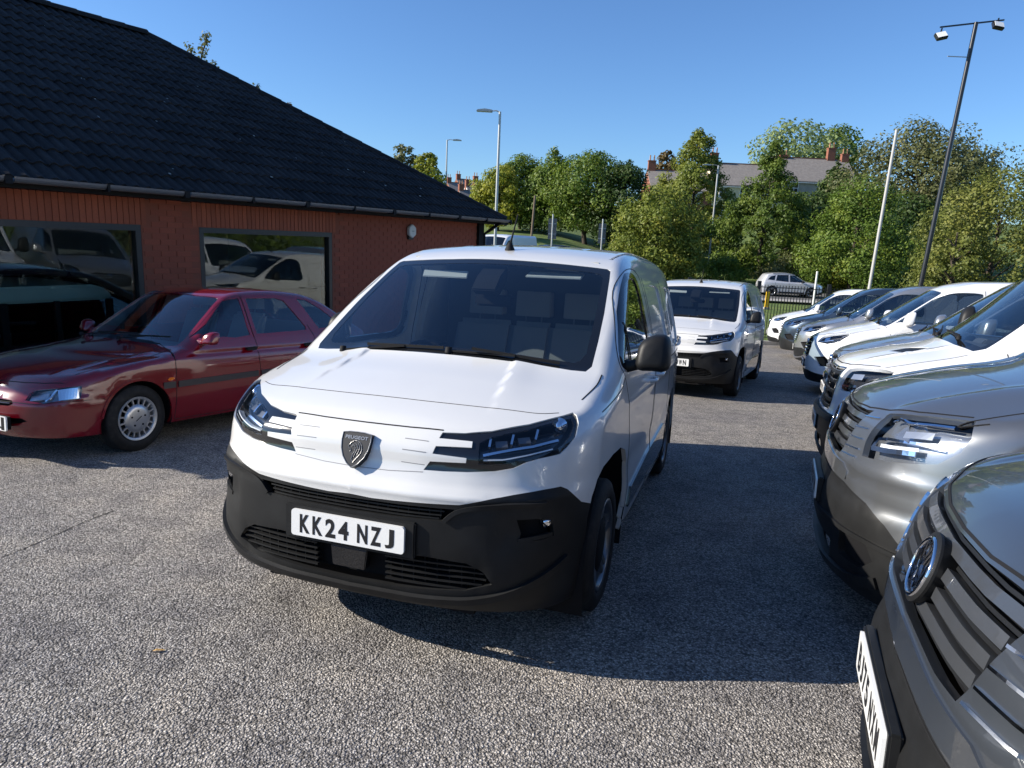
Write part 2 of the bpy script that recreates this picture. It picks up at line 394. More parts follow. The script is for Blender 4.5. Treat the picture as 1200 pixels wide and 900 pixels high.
class Car:
    """body shell made of separate, touching panels"""
    def __init__(s, body, B, zb=.24, h=.04, root=None, mat=None, hb=None):
        s.b = body; s.root = root; s.mat = mat; s.H = []; s.T = []; s.h = h; s.zb = zb; s.hb = hb or h
        P = body.pt(B); P = smooth_path(P, n=3) if len(P) > 2 else P
        P = resamp(P, h*.8); P = body.proj(P); P[0, 1] = 0; P[-1, 1] = 0
        s.B = P
    def poly(s, L, dom, closed=True, smooth=False, hh=None):
        if not isinstance(L[0][0], str) and len(L[0]) == 2: return resamp(np.array(L, float), hh or s.h*.6, closed=closed)
        P = s.b.pt(L) if isinstance(L[0][0], str) else np.array(L, float)
        if smooth: P = smooth_path(P, closed=closed)
        P = resamp(P, hh or s.h*.6, closed=closed); P = s.b.proj(P, 5)
        return s.b.P2H(P) if dom == 'H' else P[:, :2]
    def region(s, dom, name, L, mat=None, void=False, inset=0., rim=.02, pair=True, smooth=False, parent=None, pocket=0., label=None, hh=None, back=None, over=None, layers=()):
        p = s.poly(L, dom, True, smooth, hh)
        getattr(s, dom).append(dict(name=name, p=p, mat=mat, void=void, inset=inset, rim=rim, pair=pair, pocket=pocket, parent=parent, label=label, back=back, over=over, layers=layers))
    def circle(s, name, x, z, r, n=40, a0=0, **k):
        L = [(x+r*math.cos(2*math.pi*i/n), .9, z+r*math.sin(2*math.pi*i/n)) for i in range(n)]
        # place on the body seen from the side
        Q = [('s', p[0], max(p[2], .16)) for p in L]
        s.region('H', name, Q, void=True, **k)
    def build(s, rim=.022, bodyname='body', noside=False):
        b = s.b; s.objs = {}
        for dom in ('H', 'T'):
            B2 = b.P2H(s.B) if dom == 'H' else s.B[:, :2].copy()
            if dom == 'H':
                smax_ = B2[-1, 0]; zt = B2[-1, 1]; z0 = s.zb
                down = resamp([(smax_, zt), (smax_, z0)], s.h)[1:]; bot = resamp([(smax_, z0), (0, z0)], s.h)[1:]; up = resamp([(0, z0), (0, B2[0, 1])], s.h)[1:-1]
                outer = np.vstack([B2, down, bot, up])
            else:
                mid = resamp([(s.B[-1, 0], 0), (s.B[0, 0], 0)], s.h)[1:-1]
                outer = np.vstack([B2, mid])
            preset = {i: s.B[i] for i in range(len(s.B))}
            regs = getattr(s, dom)
            pf = (lambda q: b.H2P(q[:, 0], q[:, 1])) if dom == 'H' else (lambda q: b.T2P(q[:, 0], q[:, 1]))
            V2, V3, T = cdt_domain(outer, [r['p'] for r in regs], s.h, pf, preset)
            cl = np.full(len(T), -1); cen = V2[T].mean(1)
            for i, r in enumerate(regs):
                m = inpoly(cen, r['p'])
                if r['over'] is not None: m &= (cl >= 0) & np.array([c >= 0 and regs[c]['name'] in r['over'] for c in cl])
                cl[m] = i
            N3 = b.nrm(V3)
            # triangle orientation
            a = V3[T]; fn = np.cross(a[:, 1]-a[:, 0], a[:, 2]-a[:, 0]); fl = (fn*N3[T].mean(1)).sum(1) < 0; T[fl] = T[fl][:, ::-1]
            for i in range(-1, len(regs)):
                tt = T[cl == i]
                if len(tt) == 0: continue
                r = regs[i] if i >= 0 else dict(name=bodyname if dom == 'H' else 'roof_panel', mat=s.mat, void=False, inset=0, rim=rim, pair=False, pocket=0, parent=None, label=None, back=None)
                if r['void']: continue
                os_ = s.emit(V3, N3, tt, r, dom)
                for (nm, mt, ins, rm) in r.get('layers', ()):
                    r2 = dict(r, name=nm, mat=mt, inset=ins, rim=rm, pocket=0)
                    for k, o in enumerate(os_): s.emit(V3, N3, tt, r2, dom, only=k if r['pair'] else None, par=o)
        return s.objs
    def emit(s, V3, N3, tt, r, dom, only=None, par=None):
        u, inv = np.unique(tt, return_inverse=True); t = inv.reshape(-1, 3); V = V3[u]-N3[u]*r['inset']; N = N3[u]
        ed = {}
        for f in t:
            for a, b_ in ((f[0], f[1]), (f[1], f[2]), (f[2], f[0])):
                if (b_, a) in ed: del ed[(b_, a)]
                else: ed[(a, b_)] = 1
        be = [(a, b_) for a, b_ in ed if not (abs(V[a][1]) < 2e-4 and abs(V[b_][1]) < 2e-4)]
        VV = [V]; NN = [N]; FF = [tuple(f) for f in t]; base = len(V)
        MI = [0]*len(FF)
        depth = r['pocket'] if r['pocket'] else r['rim']
        if be and depth:
            vs = sorted({a for e in be for a in e}); ix = {a: k for k, a in enumerate(vs)}
            va = V[vs]; vb = va-N[vs]*depth
            # outward side normal of the rim
            nn = np.zeros((len(vs), 3))
            for a, b_ in be:
                d = V[b_]-V[a]; m = np.cross(d, N[a]); m /= (np.linalg.norm(m)+1e-9); nn[ix[a]] += m; nn[ix[b_]] += m
            nn /= (np.linalg.norm(nn, axis=1, keepdims=True)+1e-9)
            k = len(vs); VV += [va, vb]; NN += [nn, nn]
            for a, b_ in be:
                FF.append((base+ix[a], base+k+ix[a], base+k+ix[b_], base+ix[b_])); MI.append(0)
        V = np.vstack(VV); N = np.vstack(NN)
        mir = np.array([1, -1, 1.])
        par = par or (r['parent'] if r['parent'] is not None else s.root); out = []
        if r['pair']:
            for q, sgn in enumerate((1, -1)):
                if only is not None and q != only: continue
                if sgn == 1: o = mesh_obj(r['name'], V, FF, r['mat'], par, N)
                else: o = mesh_obj(r['name'], V*mir, [f[::-1] for f in FF], r['mat'], par, N*mir)
                s.objs.setdefault(r['name'], []).append(o); out.append(o)
        else:
            n = len(V); V2 = np.vstack([V, V*mir]); N2 = np.vstack([N, N*mir]); F2 = FF+[tuple(i+n for i in f[::-1]) for f in FF]
            out.append(mesh_obj(r['name'], V2, F2, r['mat'], par, N2)); s.objs.setdefault(r['name'], []).append(out[0])
        return out
    # strips that follow the surface
    def strip(s, name, L, w, out, inn, mat, both=True, smooth=False, dom=None, parent=None, across=False, taper=False, closed=False, merge=None, hh=None):
        """L: mixed points; square section w wide, standing `out` proud, sunk `inn`"""
        P = s.b.pt(L) if isinstance(L[0][0], str) else np.array(L, float)
        if smooth: P = smooth_path(P, closed=closed)
        P = resamp(P, hh or s.h*.7, closed=closed); P = s.b.proj(P, 5)
        if across:      # starts at the centre line: join both halves
            Q = P[::-1].copy() if abs(P[-1, 1]) < 1e-3 else P.copy()
            P = np.vstack([Q[::-1]*np.array([1, -1, 1.]), Q[1:]])
        N = s.b.nrm(np.where(np.abs(P) < 1e-9, 0, P))
        n = len(P); V = []; F = []
        D = np.roll(P, -1, 0)-np.roll(P, 1, 0)
        if not closed: D[0] = P[1]-P[0]; D[-1] = P[-1]-P[-2]
        D /= np.linalg.norm(D, axis=1, keepdims=True)+1e-12
        S = np.cross(D, N); S /= np.linalg.norm(S, axis=1, keepdims=True)+1e-12
        for i in range(n):
            ww = w*(math.sin(math.pi*(i+.5)/n)**.35 if taper else 1)
            a = P[i]+S[i]*ww/2; b = P[i]-S[i]*ww/2
            V += [a-N[i]*inn, a+N[i]*out, b+N[i]*out, b-N[i]*inn]
        for i in range(n if closed else n-1):
            j = (i+1) % n
            for k in range(4): F.append((i*4+k, i*4+(k+1) % 4, j*4+(k+1) % 4, j*4+k))
        if not closed: F += [(0, 3, 2, 1), (n*4-4, n*4-3, n*4-2, n*4-1)]
        V = np.array(V)
        if merge is not None:
            merge.add(V, F)
            if both and not across: merge.add(V*np.array([1, -1, 1.]), [f[::-1] for f in F])
            return
        par = parent if parent is not None else s.root
        o = [mesh_obj(name, V, F, mat, par)]
        if both and not across: o.append(mesh_obj(name, V*np.array([1, -1, 1.]), [f[::-1] for f in F], mat, par))
        return o
# ---------------------------------------------------------------- materials
MATS = {}
def mat(name, col, rough=.5, metal=0., coat=0., spec=.5, noise=None, bump=None, var=None, trans=0, emit=None, coatr=.03):
    m = bpy.data.materials.new(name); m.use_nodes = True; nt = m.node_tree; n = nt.nodes; l = nt.links
    b = n['Principled BSDF']; b.inputs['Base Color'].default_value = (*col, 1); b.inputs['Roughness'].default_value = rough
    b.inputs['Metallic'].default_value = metal; b.inputs['Coat Weight'].default_value = coat; b.inputs['Coat Roughness'].default_value = coatr
    b.inputs['Specular IOR Level'].default_value = spec
    tc = n.new('ShaderNodeTexCoord')
    if noise:      # (scale, second colour, low, high)
        t = n.new('ShaderNodeTexNoise'); t.inputs['Scale'].default_value = noise[0]; t.inputs['Detail'].default_value = 6; t.inputs['Roughness'].default_value = .65
        r = n.new('ShaderNodeMapRange'); r.inputs[1].default_value = noise[2]; r.inputs[2].default_value = noise[3]
        x = n.new('ShaderNodeMix'); x.data_type = 'RGBA'; x.inputs[6].default_value = (*col, 1); x.inputs[7].default_value = (*noise[1], 1)
        l.new(tc.outputs['Object'], t.inputs['Vector']); l.new(t.outputs[0], r.inputs[0]); l.new(r.outputs[0], x.inputs[0]); l.new(x.outputs[2], b.inputs['Base Color'])
        m['mix'] = 1
    if var:        # per-object brightness variation
        oi = n.new('ShaderNodeObjectInfo'); r2 = n.new('ShaderNodeMapRange'); r2.inputs[3].default_value = 1-var; r2.inputs[4].default_value = 1+var
        hs = n.new('ShaderNodeHueSaturation'); l.new(oi.outputs['Random'], r2.inputs[0]); l.new(r2.outputs[0], hs.inputs['Value'])
        src = b.inputs['Base Color'].links[0].from_socket if b.inputs['Base Color'].links else None
        if src: l.new(src, hs.inputs['Color'])
        else: hs.inputs['Color'].default_value = (*col, 1)
        l.new(hs.outputs[0], b.inputs['Base Color'])
    if bump:       # (scale, strength, distance)
        t = n.new('ShaderNodeTexNoise'); t.inputs['Scale'].default_value = bump[0]; t.inputs['Detail'].default_value = 4
        bp = n.new('ShaderNodeBump'); bp.inputs['Strength'].default_value = bump[1]; bp.inputs['Distance'].default_value = bump[2]
        l.new(tc.outputs['Object'], t.inputs['Vector']); l.new(t.outputs[0], bp.inputs['Height']); l.new(bp.outputs[0], b.inputs['Normal'])
    if emit: b.inputs['Emission Color'].default_value = (*emit[:3], 1); b.inputs['Emission Strength'].default_value = emit[3]
    MATS[name] = m; return m
def glass(name, tint, ior=1.5, rough=0., boost=1., blend=0.):
    """thin pane: tinted see-through plus a mirror reflection by Fresnel"""
    m = bpy.data.materials.new(name); m.use_nodes = True; nt = m.node_tree; n = nt.nodes; l = nt.links; n.clear()
    o = n.new('ShaderNodeOutputMaterial'); t = n.new('ShaderNodeBsdfTransparent'); t.inputs[0].default_value = (*tint, 1)
    g = n.new('ShaderNodeBsdfGlossy'); g.inputs['Roughness'].default_value = rough; g.inputs[0].default_value = (.93, .96, 1, 1)
    fr = n.new('ShaderNodeFresnel'); fr.inputs[0].default_value = ior; mu = n.new('ShaderNodeMath'); mu.operation = 'MULTIPLY_ADD'; mu.inputs[1].default_value = boost; mu.inputs[2].default_value = blend; mu.use_clamp = True
    # back faces of a thin pane reflect like front faces
    ge = n.new('ShaderNodeNewGeometry'); nm = n.new('ShaderNodeMix'); nm.data_type = 'FLOAT'; nm.inputs[2].default_value = ior; nm.inputs[3].default_value = 1/ior
    mx = n.new('ShaderNodeMixShader'); l.new(ge.outputs['Backfacing'], nm.inputs[0]); l.new(nm.outputs[0], fr.inputs[0])
    l.new(fr.outputs[0], mu.inputs[0]); l.new(mu.outputs[0], mx.inputs[0]); l.new(t.outputs[0], mx.inputs[1]); l.new(g.outputs[0], mx.inputs[2]); l.new(mx.outputs[0], o.inputs[0])
    MATS[name] = m; return m
M_WHITE = mat('white_paint', (.67, .67, .655), .28, coat=1., noise=(1.3, (.63, .63, .615), .45, .8), bump=(2.2, .02, .02))
M_WHITE2 = mat('white_paint_older', (.76, .77, .78), .3, coat=1.)
M_BLACKP = mat('black_textured_plastic', (.008, .0082, .0085), .5, spec=.3, bump=(900, .25, .0006), noise=(5, (.014, .0145, .015), .4, .7))
M_GLOSSK = mat('gloss_black', (.008, .008, .009), .12, coat=.8)
M_DARK = mat('matt_black', (.006, .006, .007), .8, spec=.2)
M_SEAM = mat('seam_shadow_rubber', (.012, .012, .013), .7, spec=.2)
M_SEAMG = mat('panel_seam', (.22, .22, .225), .6)
M_RUBBER = mat('tyre_rubber', (.014, .014, .0145), .75, spec=.3, noise=(14, (.035, .034, .032), .5, .75), bump=(60, .3, .002))
M_CHROME = mat('chrome', (.75, .76, .78), .08, metal=1.)
M_SATIN = mat('satin_metal', (.42, .43, .45), .3, metal=.9)
M_ALLOYD = mat('dark_alloy', (.17, .175, .185), .32, metal=.8)
M_ALLOY = mat('silver_alloy', (.52, .53, .55), .3, metal=.75)
M_REFL = mat('lamp_reflector', (.85, .86, .9), .12, metal=1.)
M_LENS = glass('lamp_lens', (.93, .95, .97), 1.5)
M_LENSD = mat('lamp_housing', (.02, .021, .024), .2, coat=.5)
M_LAMPIN = mat('bright_lamp_housing', (.30, .31, .33), .2, metal=.7, coat=.5)
M_LED = mat('lamp_light_guide', (.7, .72, .75), .15, spec=.8)
M_AMBER = mat('amber_lens', (.75, .16, .01), .15, coat=.6)
M_RED = mat('red_lens', (.45, .01, .012), .15, coat=.6)
M_SCREEN = glass('windscreen_glass', (.72, .79, .82), 1.5, boost=1.2, blend=.02)
M_SIDEG = glass('side_glass', (.48, .54, .56), 1.5, boost=1.4, blend=.03)
M_FRIT = mat('glass_black_border', (.008, .009, .011), .08, coat=.5)
M_SEAT = mat('grey_seat_cloth', (.20, .20, .19), .9)
M_TRIM = mat('cabin_trim', (.055, .058, .062), .6)
M_LINING = mat('pale_headlining', (.45, .45, .42), .9)
M_PLATEW = mat('white_number_plate', (.80, .80, .78), .35, coat=.4)
M_PLATEY = mat('yellow_number_plate', (.75, .55, .05), .35, coat=.4)
M_PLATEK = mat('plate_lettering', (.012, .012, .014), .4)
M_BADGE = mat('dark_badge_metal', (.33, .33, .33), .35, metal=1.)
M_GREYM = mat('dark_grey_metallic', (.075, .085, .10), .30, metal=.55, coat=1., coatr=.015)
M_SILVG = mat('warm_silver_metallic', (.205, .215, .225), .30, metal=.75, coat=1., coatr=.02)
M_SILV = mat('silver_metallic', (.36, .37, .38), .3, metal=.7, coat=1.)
M_BLUEG = mat('slate_blue_metallic', (.035, .055, .085), .3, metal=.6, coat=1.)
M_BURG = mat('burgundy_paint', (.16, .002, .008), .2, metal=0., coat=1., coatr=.02)
M_BURGTRIM = mat('dark_rubbing_strip', (.035, .03, .032), .5)
M_MIRROR = mat('mirror_glass', (.9, .9, .9), .02, metal=1.)

# ---------------------------------------------------------------- wheels
def wheel(car, x, y, z, R=.326, rr=.222, w=.205, style='alloy5', rim=None, side=1, steer=0., lip=None):
    """one road wheel: brake drum mesh > tyre, rim; side=+1: outer face towards +y"""
    rim = rim or M_ALLOYD
    Mx = Matrix.Translation((x, y, z)) @ Matrix.Rotation(steer, 4, 'Z') @ (Matrix.Identity(4) if side > 0 else Matrix.Rotation(math.pi, 4, 'Z'))
    hub = MB(); hub.lathe([(0, -w*.35), (rr*.62, -w*.35), (rr*.62, -w*.1), (rr*.3, -w*.05), (0, -w*.05)], 24)
    hub.lathe([(rr*.985, -w*.95), (rr*.985, -w*.12)], 28)
    h = hub.obj('wheel', M_DARK, car); h.matrix_local = Mx
    t = MB(); s_ = .5*w
    t.lathe([(rr, -w*.94), (rr+.012, -w), (R-.045, -w*1.02), (R-.012, -w*.98), (R, -w*.90), (R, -w*.12), (R-.010, -w*.045), (R-.040, .002), (R*.5+rr*.5, .008), (rr+.018, .002), (rr+.004, -.008), (rr-.004, -.03)], 48)
    # tread grooves
    t.obj('tyre', M_RUBBER, h)
    r = MB()
    r.lathe([(rr+.002, -.012), (rr+.006, -.004), (rr-.004, .0), (rr-.016, -.006), (rr-.022, -.03), (rr-.03, -w*.5)], 48)
    def spoke(a, w0, w1, r0, r1, d0=-.028, d1=-.012, th=.03, off0=0, off1=0):
        ca, sa = math.cos(a), math.sin(a)
        V = []
        for rad, ww, d, of in ((r0, w0, d0, off0), (r1, w1, d1, off1)):
            for sg in (-1, 1):
                for dd in (d, d-th):
                    t_ = of+sg*ww/2*(1 if dd == d else 1.35)
                    V.append((rad*ca-t_*sa, dd, rad*sa+t_*ca))
        r.add(V, [(0, 2, 6, 4), (0, 4, 5, 1), (2, 3, 7, 6), (1, 5, 7, 3), (0, 1, 3, 2), (4, 6, 7, 5)])
    if style == 'alloy5':
        for k in range(5):
            a = 2*math.pi*k/5+.3
            spoke(a-.13, .030, .026, rr*.2, rr-.012); spoke(a+.13, .030, .026, rr*.2, rr-.012)
        r.lathe([(0, -.022), (.028, -.022), (.032, -.028), (rr*.3, -.032), (rr*.3, -.06)], 28)
    elif style == 'alloy10':
        for k in range(10): spoke(2*math.pi*k/10, .024, .02, rr*.2, rr-.012)
        r.lathe([(0, -.022), (.028, -.022), (.032, -.028), (rr*.3, -.032), (rr*.3, -.06)], 28)
    elif style == 'cover':
        # dished wheel cover: a domed disc, cogged rim of seventeen short spokes
        prof = [(0, .006), (.02, .006), (rr*.45, .004), (rr*.68, -.004), (rr*.70, -.02)]
        n = 34; V = []; F = []
        for k in range(n):
            a = 2*math.pi*k/n; g = 1 if k % 2 else .94
            for i, (q, hh) in enumerate(prof):
                q2 = q*(g if i >= 3 else 1); V.append((q2*math.cos(a), hh, q2*math.sin(a)))
        m = len(prof)
        for k in range(n):
            for i in range(m-1): F.append((k*m+i, k*m+i+1, ((k+1) % n)*m+i+1, ((k+1) % n)*m+i))
        r.add(V, F, True)
        for k in range(17): spoke(2*math.pi*(k+.5)/17, .011, .013, rr*.64, rr-.006, -.006, -.004, .012)
        r.lathe([(rr*.97, -.006), (rr*.99, .002), (rr+.004, .002)], 48)
    elif style == 'steel':
        r.lathe([(0, -.03), (.045, -.03), (.05, -.045), (rr*.55, -.05), (rr*.62, -.03), (rr*.8, -.035), (rr-.02, -.06)], 40)
    ro = r.obj('rim', rim, h)
    if style != 'steel' and style != 'cover':
        nb = MB()
        for k in range(5):
            a = 2*math.pi*k/5+.9; nb.lathe([(0, -.024), (.008, -.024), (.009, -.04)], 6, c=(rr*.19*math.cos(a), 0, rr*.19*math.sin(a)))
        nb.obj('lug_nuts', M_SATIN, h, kind='stuff')
    if style == 'cover':
        nb = MB()
        for k in range(5):
            a = 2*math.pi*k/5+.3; nb.lathe([(0, .0085), (.008, .008), (.009, 0)], 8, c=(rr*.36*math.cos(a), 0, rr*.36*math.sin(a)))
        nb.bar((-.025, .008, .018), (.025, .008, -.018), .003, .006, up=(0, 1, 0))
        nb.obj('cover_studs', M_DARK, h, kind='stuff')
    return h
def liner(car, x, z, r, y0, y1):
    """dark wheel housings on both sides"""
    for sg in (1, -1):
        m = MB(); n = 20; V = []; F = []
        for k in range(n+1):
            a = -.35+(math.pi+.7)*k/n
            for y in (y0, y1): V.append((x+r*math.cos(a), sg*y, z+r*math.sin(a)))
        for k in range(n): F.append((2*k, 2*k+1, 2*k+3, 2*k+2))
        F.append(tuple(2*k for k in range(n+1)))
        m.add(V, F, True); m.obj('wheel_housing', M_DARK, car)
def plate(car, xyz, txt, yaw=0., pitch=0., w=.52, h=.111, white=True, tw=1.0):
    """number plate facing forwards (-x)"""
    R = Matrix.Rotation(yaw, 4, 'Z') @ Matrix.Rotation(pitch, 4, 'Y')
    M0 = Matrix.Translation(xyz) @ R
    n = 8; o = []
    for cx, cz, a0 in ((w/2-.012, h/2-.012, 0), (-w/2+.012, h/2-.012, 90), (-w/2+.012, -h/2+.012, 180), (w/2-.012, -h/2+.012, 270)):
        for k in range(4): a = math.radians(a0+30*k); o.append((cx+.012*math.cos(a), cz+.012*math.sin(a)))
    b = MB().prism(o, -.006, .006, 'yz'); p = b.obj('number_plate', M_PLATEW if white else M_PLATEY, car); p.matrix_local = M0
    a_, b_ = (txt.split(' ')+[''])[:2]
    fr = frame((-.0065, 0, -.001), (0, -1, 0), (-1, 0, 0))
    cw = .0575*tw; x = -w/2+.036+cw/2 if len(txt) >= 8 else -(len(txt))*cw/2+cw/2
    mbt = MB()
    for ch in txt:
        if ch == ' ': x += .026; continue
        V, F = text_mesh(ch, .107, 1.0, .0035, .0006)
        xs = [v[0] for v in V]; ys = [v[1] for v in V]; wx = max(xs)-min(xs); hy = max(ys)-min(ys)
        tgt = .014 if ch in '1I' else (.040 if ch == 'J' else .047)
        V = [((v[0]-(max(xs)+min(xs))/2)*tgt/wx, (v[1]-(max(ys)+min(ys))/2)*.079/hy, v[2]) for v in V]
        mbt.add([fr @ Vector((v[0]+x, v[1], v[2])) for v in V], F); x += cw+.0035
    mbt.obj('plate_lettering', M_PLATEK, p)
    return p
M_BADGEK = mat('badge_black', (.008, .008, .009), .45)
S_ = lambda *p: [('s', a, b) for a, b in p]
# ---------------------------------------------------------------- shared small vehicle parts
def wing_mirror(car, x, y, z, mat_, sx=.085, sy=.105, sz=.115, arm=.12, fold=False):
    """a rounded housing with its glass, on a foot; one each side"""
    out = []
    for sg in (1, -1):
        V = []; F = []; nu, nv = 14, 20
        for i in range(nu+1):
            u = -math.pi/2+math.pi*i/nu
            for k in range(nv):
                a = 2*math.pi*k/nv
                e = .55
                cx = -math.copysign(abs(math.sin(u))**.8, math.sin(u))
                r = abs(math.cos(u))**.45
                py = math.copysign(abs(math.cos(a))**e, math.cos(a))*r; pz = math.copysign(abs(math.sin(a))**e, math.sin(a))*r
                px = cx*sx*(1 if cx < 0 else .35)
                V.append((x+px+.02*pz+.15*sx*py, sg*(y+py*sy*(1-.10*pz)), z+pz*sz*(1+.10*py)-.02*(py < 0)*abs(py)))
        for i in range(nu):
            for k in range(nv): F.append((i*nv+k, i*nv+(k+1) % nv, (i+1)*nv+(k+1) % nv, (i+1)*nv+k))
        m = MB().add(V, F, True)
        m.tube([(x-.01, sg*(y-sy-arm), z-sz*.9), (x-.02, sg*(y-sy-arm*.3), z-sz*.85), (x, sg*(y-sy*.4), z-sz*.55)], [.045, .03, .028], 10)
        o = m.obj('wing_mirror', mat_, car); out.append(o)
        if fold and sg > 0:      # driver's mirror folded back against the door
            o.matrix_local = Matrix.Translation((x, y-sy-arm, 0)) @ Matrix.Rotation(math.radians(-72), 4, 'Z') @ Matrix.Translation((-x, -(y-sy-arm), 0))
        g = MB(); n = 24
        g.prism([(sg*(y+sy*.82*math.copysign(abs(math.cos(2*math.pi*k/n))**.6, math.cos(2*math.pi*k/n))), z+sz*.82*math.copysign(abs(math.sin(2*math.pi*k/n))**.6, math.sin(2*math.pi*k/n))) for k in range(n)], x+sx*.36, x+sx*.40, 'yz')
        g.obj('mirror_glass', M_MIRROR, o)
    return out
def cabin(car, xd, zd, half, xs, zfloor, zroof, rhd=True, xbulk=None, rear=False):
    """dashboard, wheel, seats and, for vans, a bulkhead"""
    d = MB(); d.prism([(xd-.05, zd-.02), (xd+.28, zd+.03), (xd+.42, zd-.03), (xd+.46, zd-.22), (xd+.35, zfloor), (xd-.1, zfloor)], -half, half)
    d.prism([(xd+.24, zd+.0), (xd+.30, zd+.07), (xd+.42, zd+.05), (xd+.43, zd-.05)], .18, .52)
    db = d.obj('dashboard', M_TRIM, car, bevel=.012)
    sw = MB(); n = 28; c = Vector((xd+.56, .36 if rhd else -.36, zd-.04)); ax = Matrix.Rotation(-.45, 3, 'Y')
    pts = [c+ax @ Vector((0, .18*math.cos(2*math.pi*k/n), .18*math.sin(2*math.pi*k/n))) for k in range(n+1)]
    sw.tube(pts, .013, 6, cap=False)
    for a in (0, math.pi, -math.pi/2): sw.bar(c+ax @ Vector((0, .17*math.cos(a), .17*math.sin(a))), c, .03, .012)
    sw.box(c, (.03, .1, .08), ax); sw.obj('steering_wheel', M_DARK, car)
    for yy in (.36, -.36) + ((0,) if xbulk and not rear else ()):
        w = .24 if yy else .17
        s_ = MB(); s_.prism([(xs, zfloor+.32), (xs+.50, zfloor+.26), (xs+.52, zfloor+.14), (xs, zfloor+.16)], yy-w, yy+w)
        s_.prism([(xs+.46, zfloor+.28), (xs+.68, zfloor+.86), (xs+.78, zfloor+.86), (xs+.60, zfloor+.24)], yy-w*.94, yy+w*.94)
        so = s_.obj('seat', M_SEAT, car, bevel=.035)
        h = MB().prism([(xs+.68, zfloor+.90), (xs+.70, zfloor+1.08), (xs+.78, zfloor+1.08), (xs+.80, zfloor+.90)], yy-.13, yy+.13)
        h.bar((xs+.72, yy-.06, zfloor+.84), (xs+.73, yy-.06, zfloor+.93), .012); h.bar((xs+.72, yy+.06, zfloor+.84), (xs+.73, yy+.06, zfloor+.93), .012)
        h.obj('headrest', M_SEAT, so, bevel=.02)
    f = MB().box(((xd+(xbulk or xs+1.6))/2, 0, zfloor-.01), ((xbulk or xs+1.6)-xd+.3, 2*half, .02)); f.obj('cabin_floor', M_DARK, car)
    if xbulk: MB().box((xbulk, 0, (zfloor+zroof)/2), (.02, 2*half, zroof-zfloor)).obj('bulkhead', M_TRIM, car)
def wiper(car, a, b, c, r=.008, parent=None):
    """arm from the spindle a to b, blade through b towards c"""
    m = MB(); a, b, c = Vector(a), Vector(b), Vector(c)
    m.bar(a, b, .018, .010); m.lathe([(0, .02), (.016, .018), (.02, -.01)], 10, 'z', a); m.bar(b-(c-b)*1.0, c, .008, .014)
    return m.obj('wiper', M_SEAM, parent or car)
def underbody(car, x0, x1, half, z0, z1):
    MB().box(((x0+x1)/2, 0, (z0+z1)/2), (x1-x0, half*2, z1-z0)).obj('underbody', M_DARK, car)

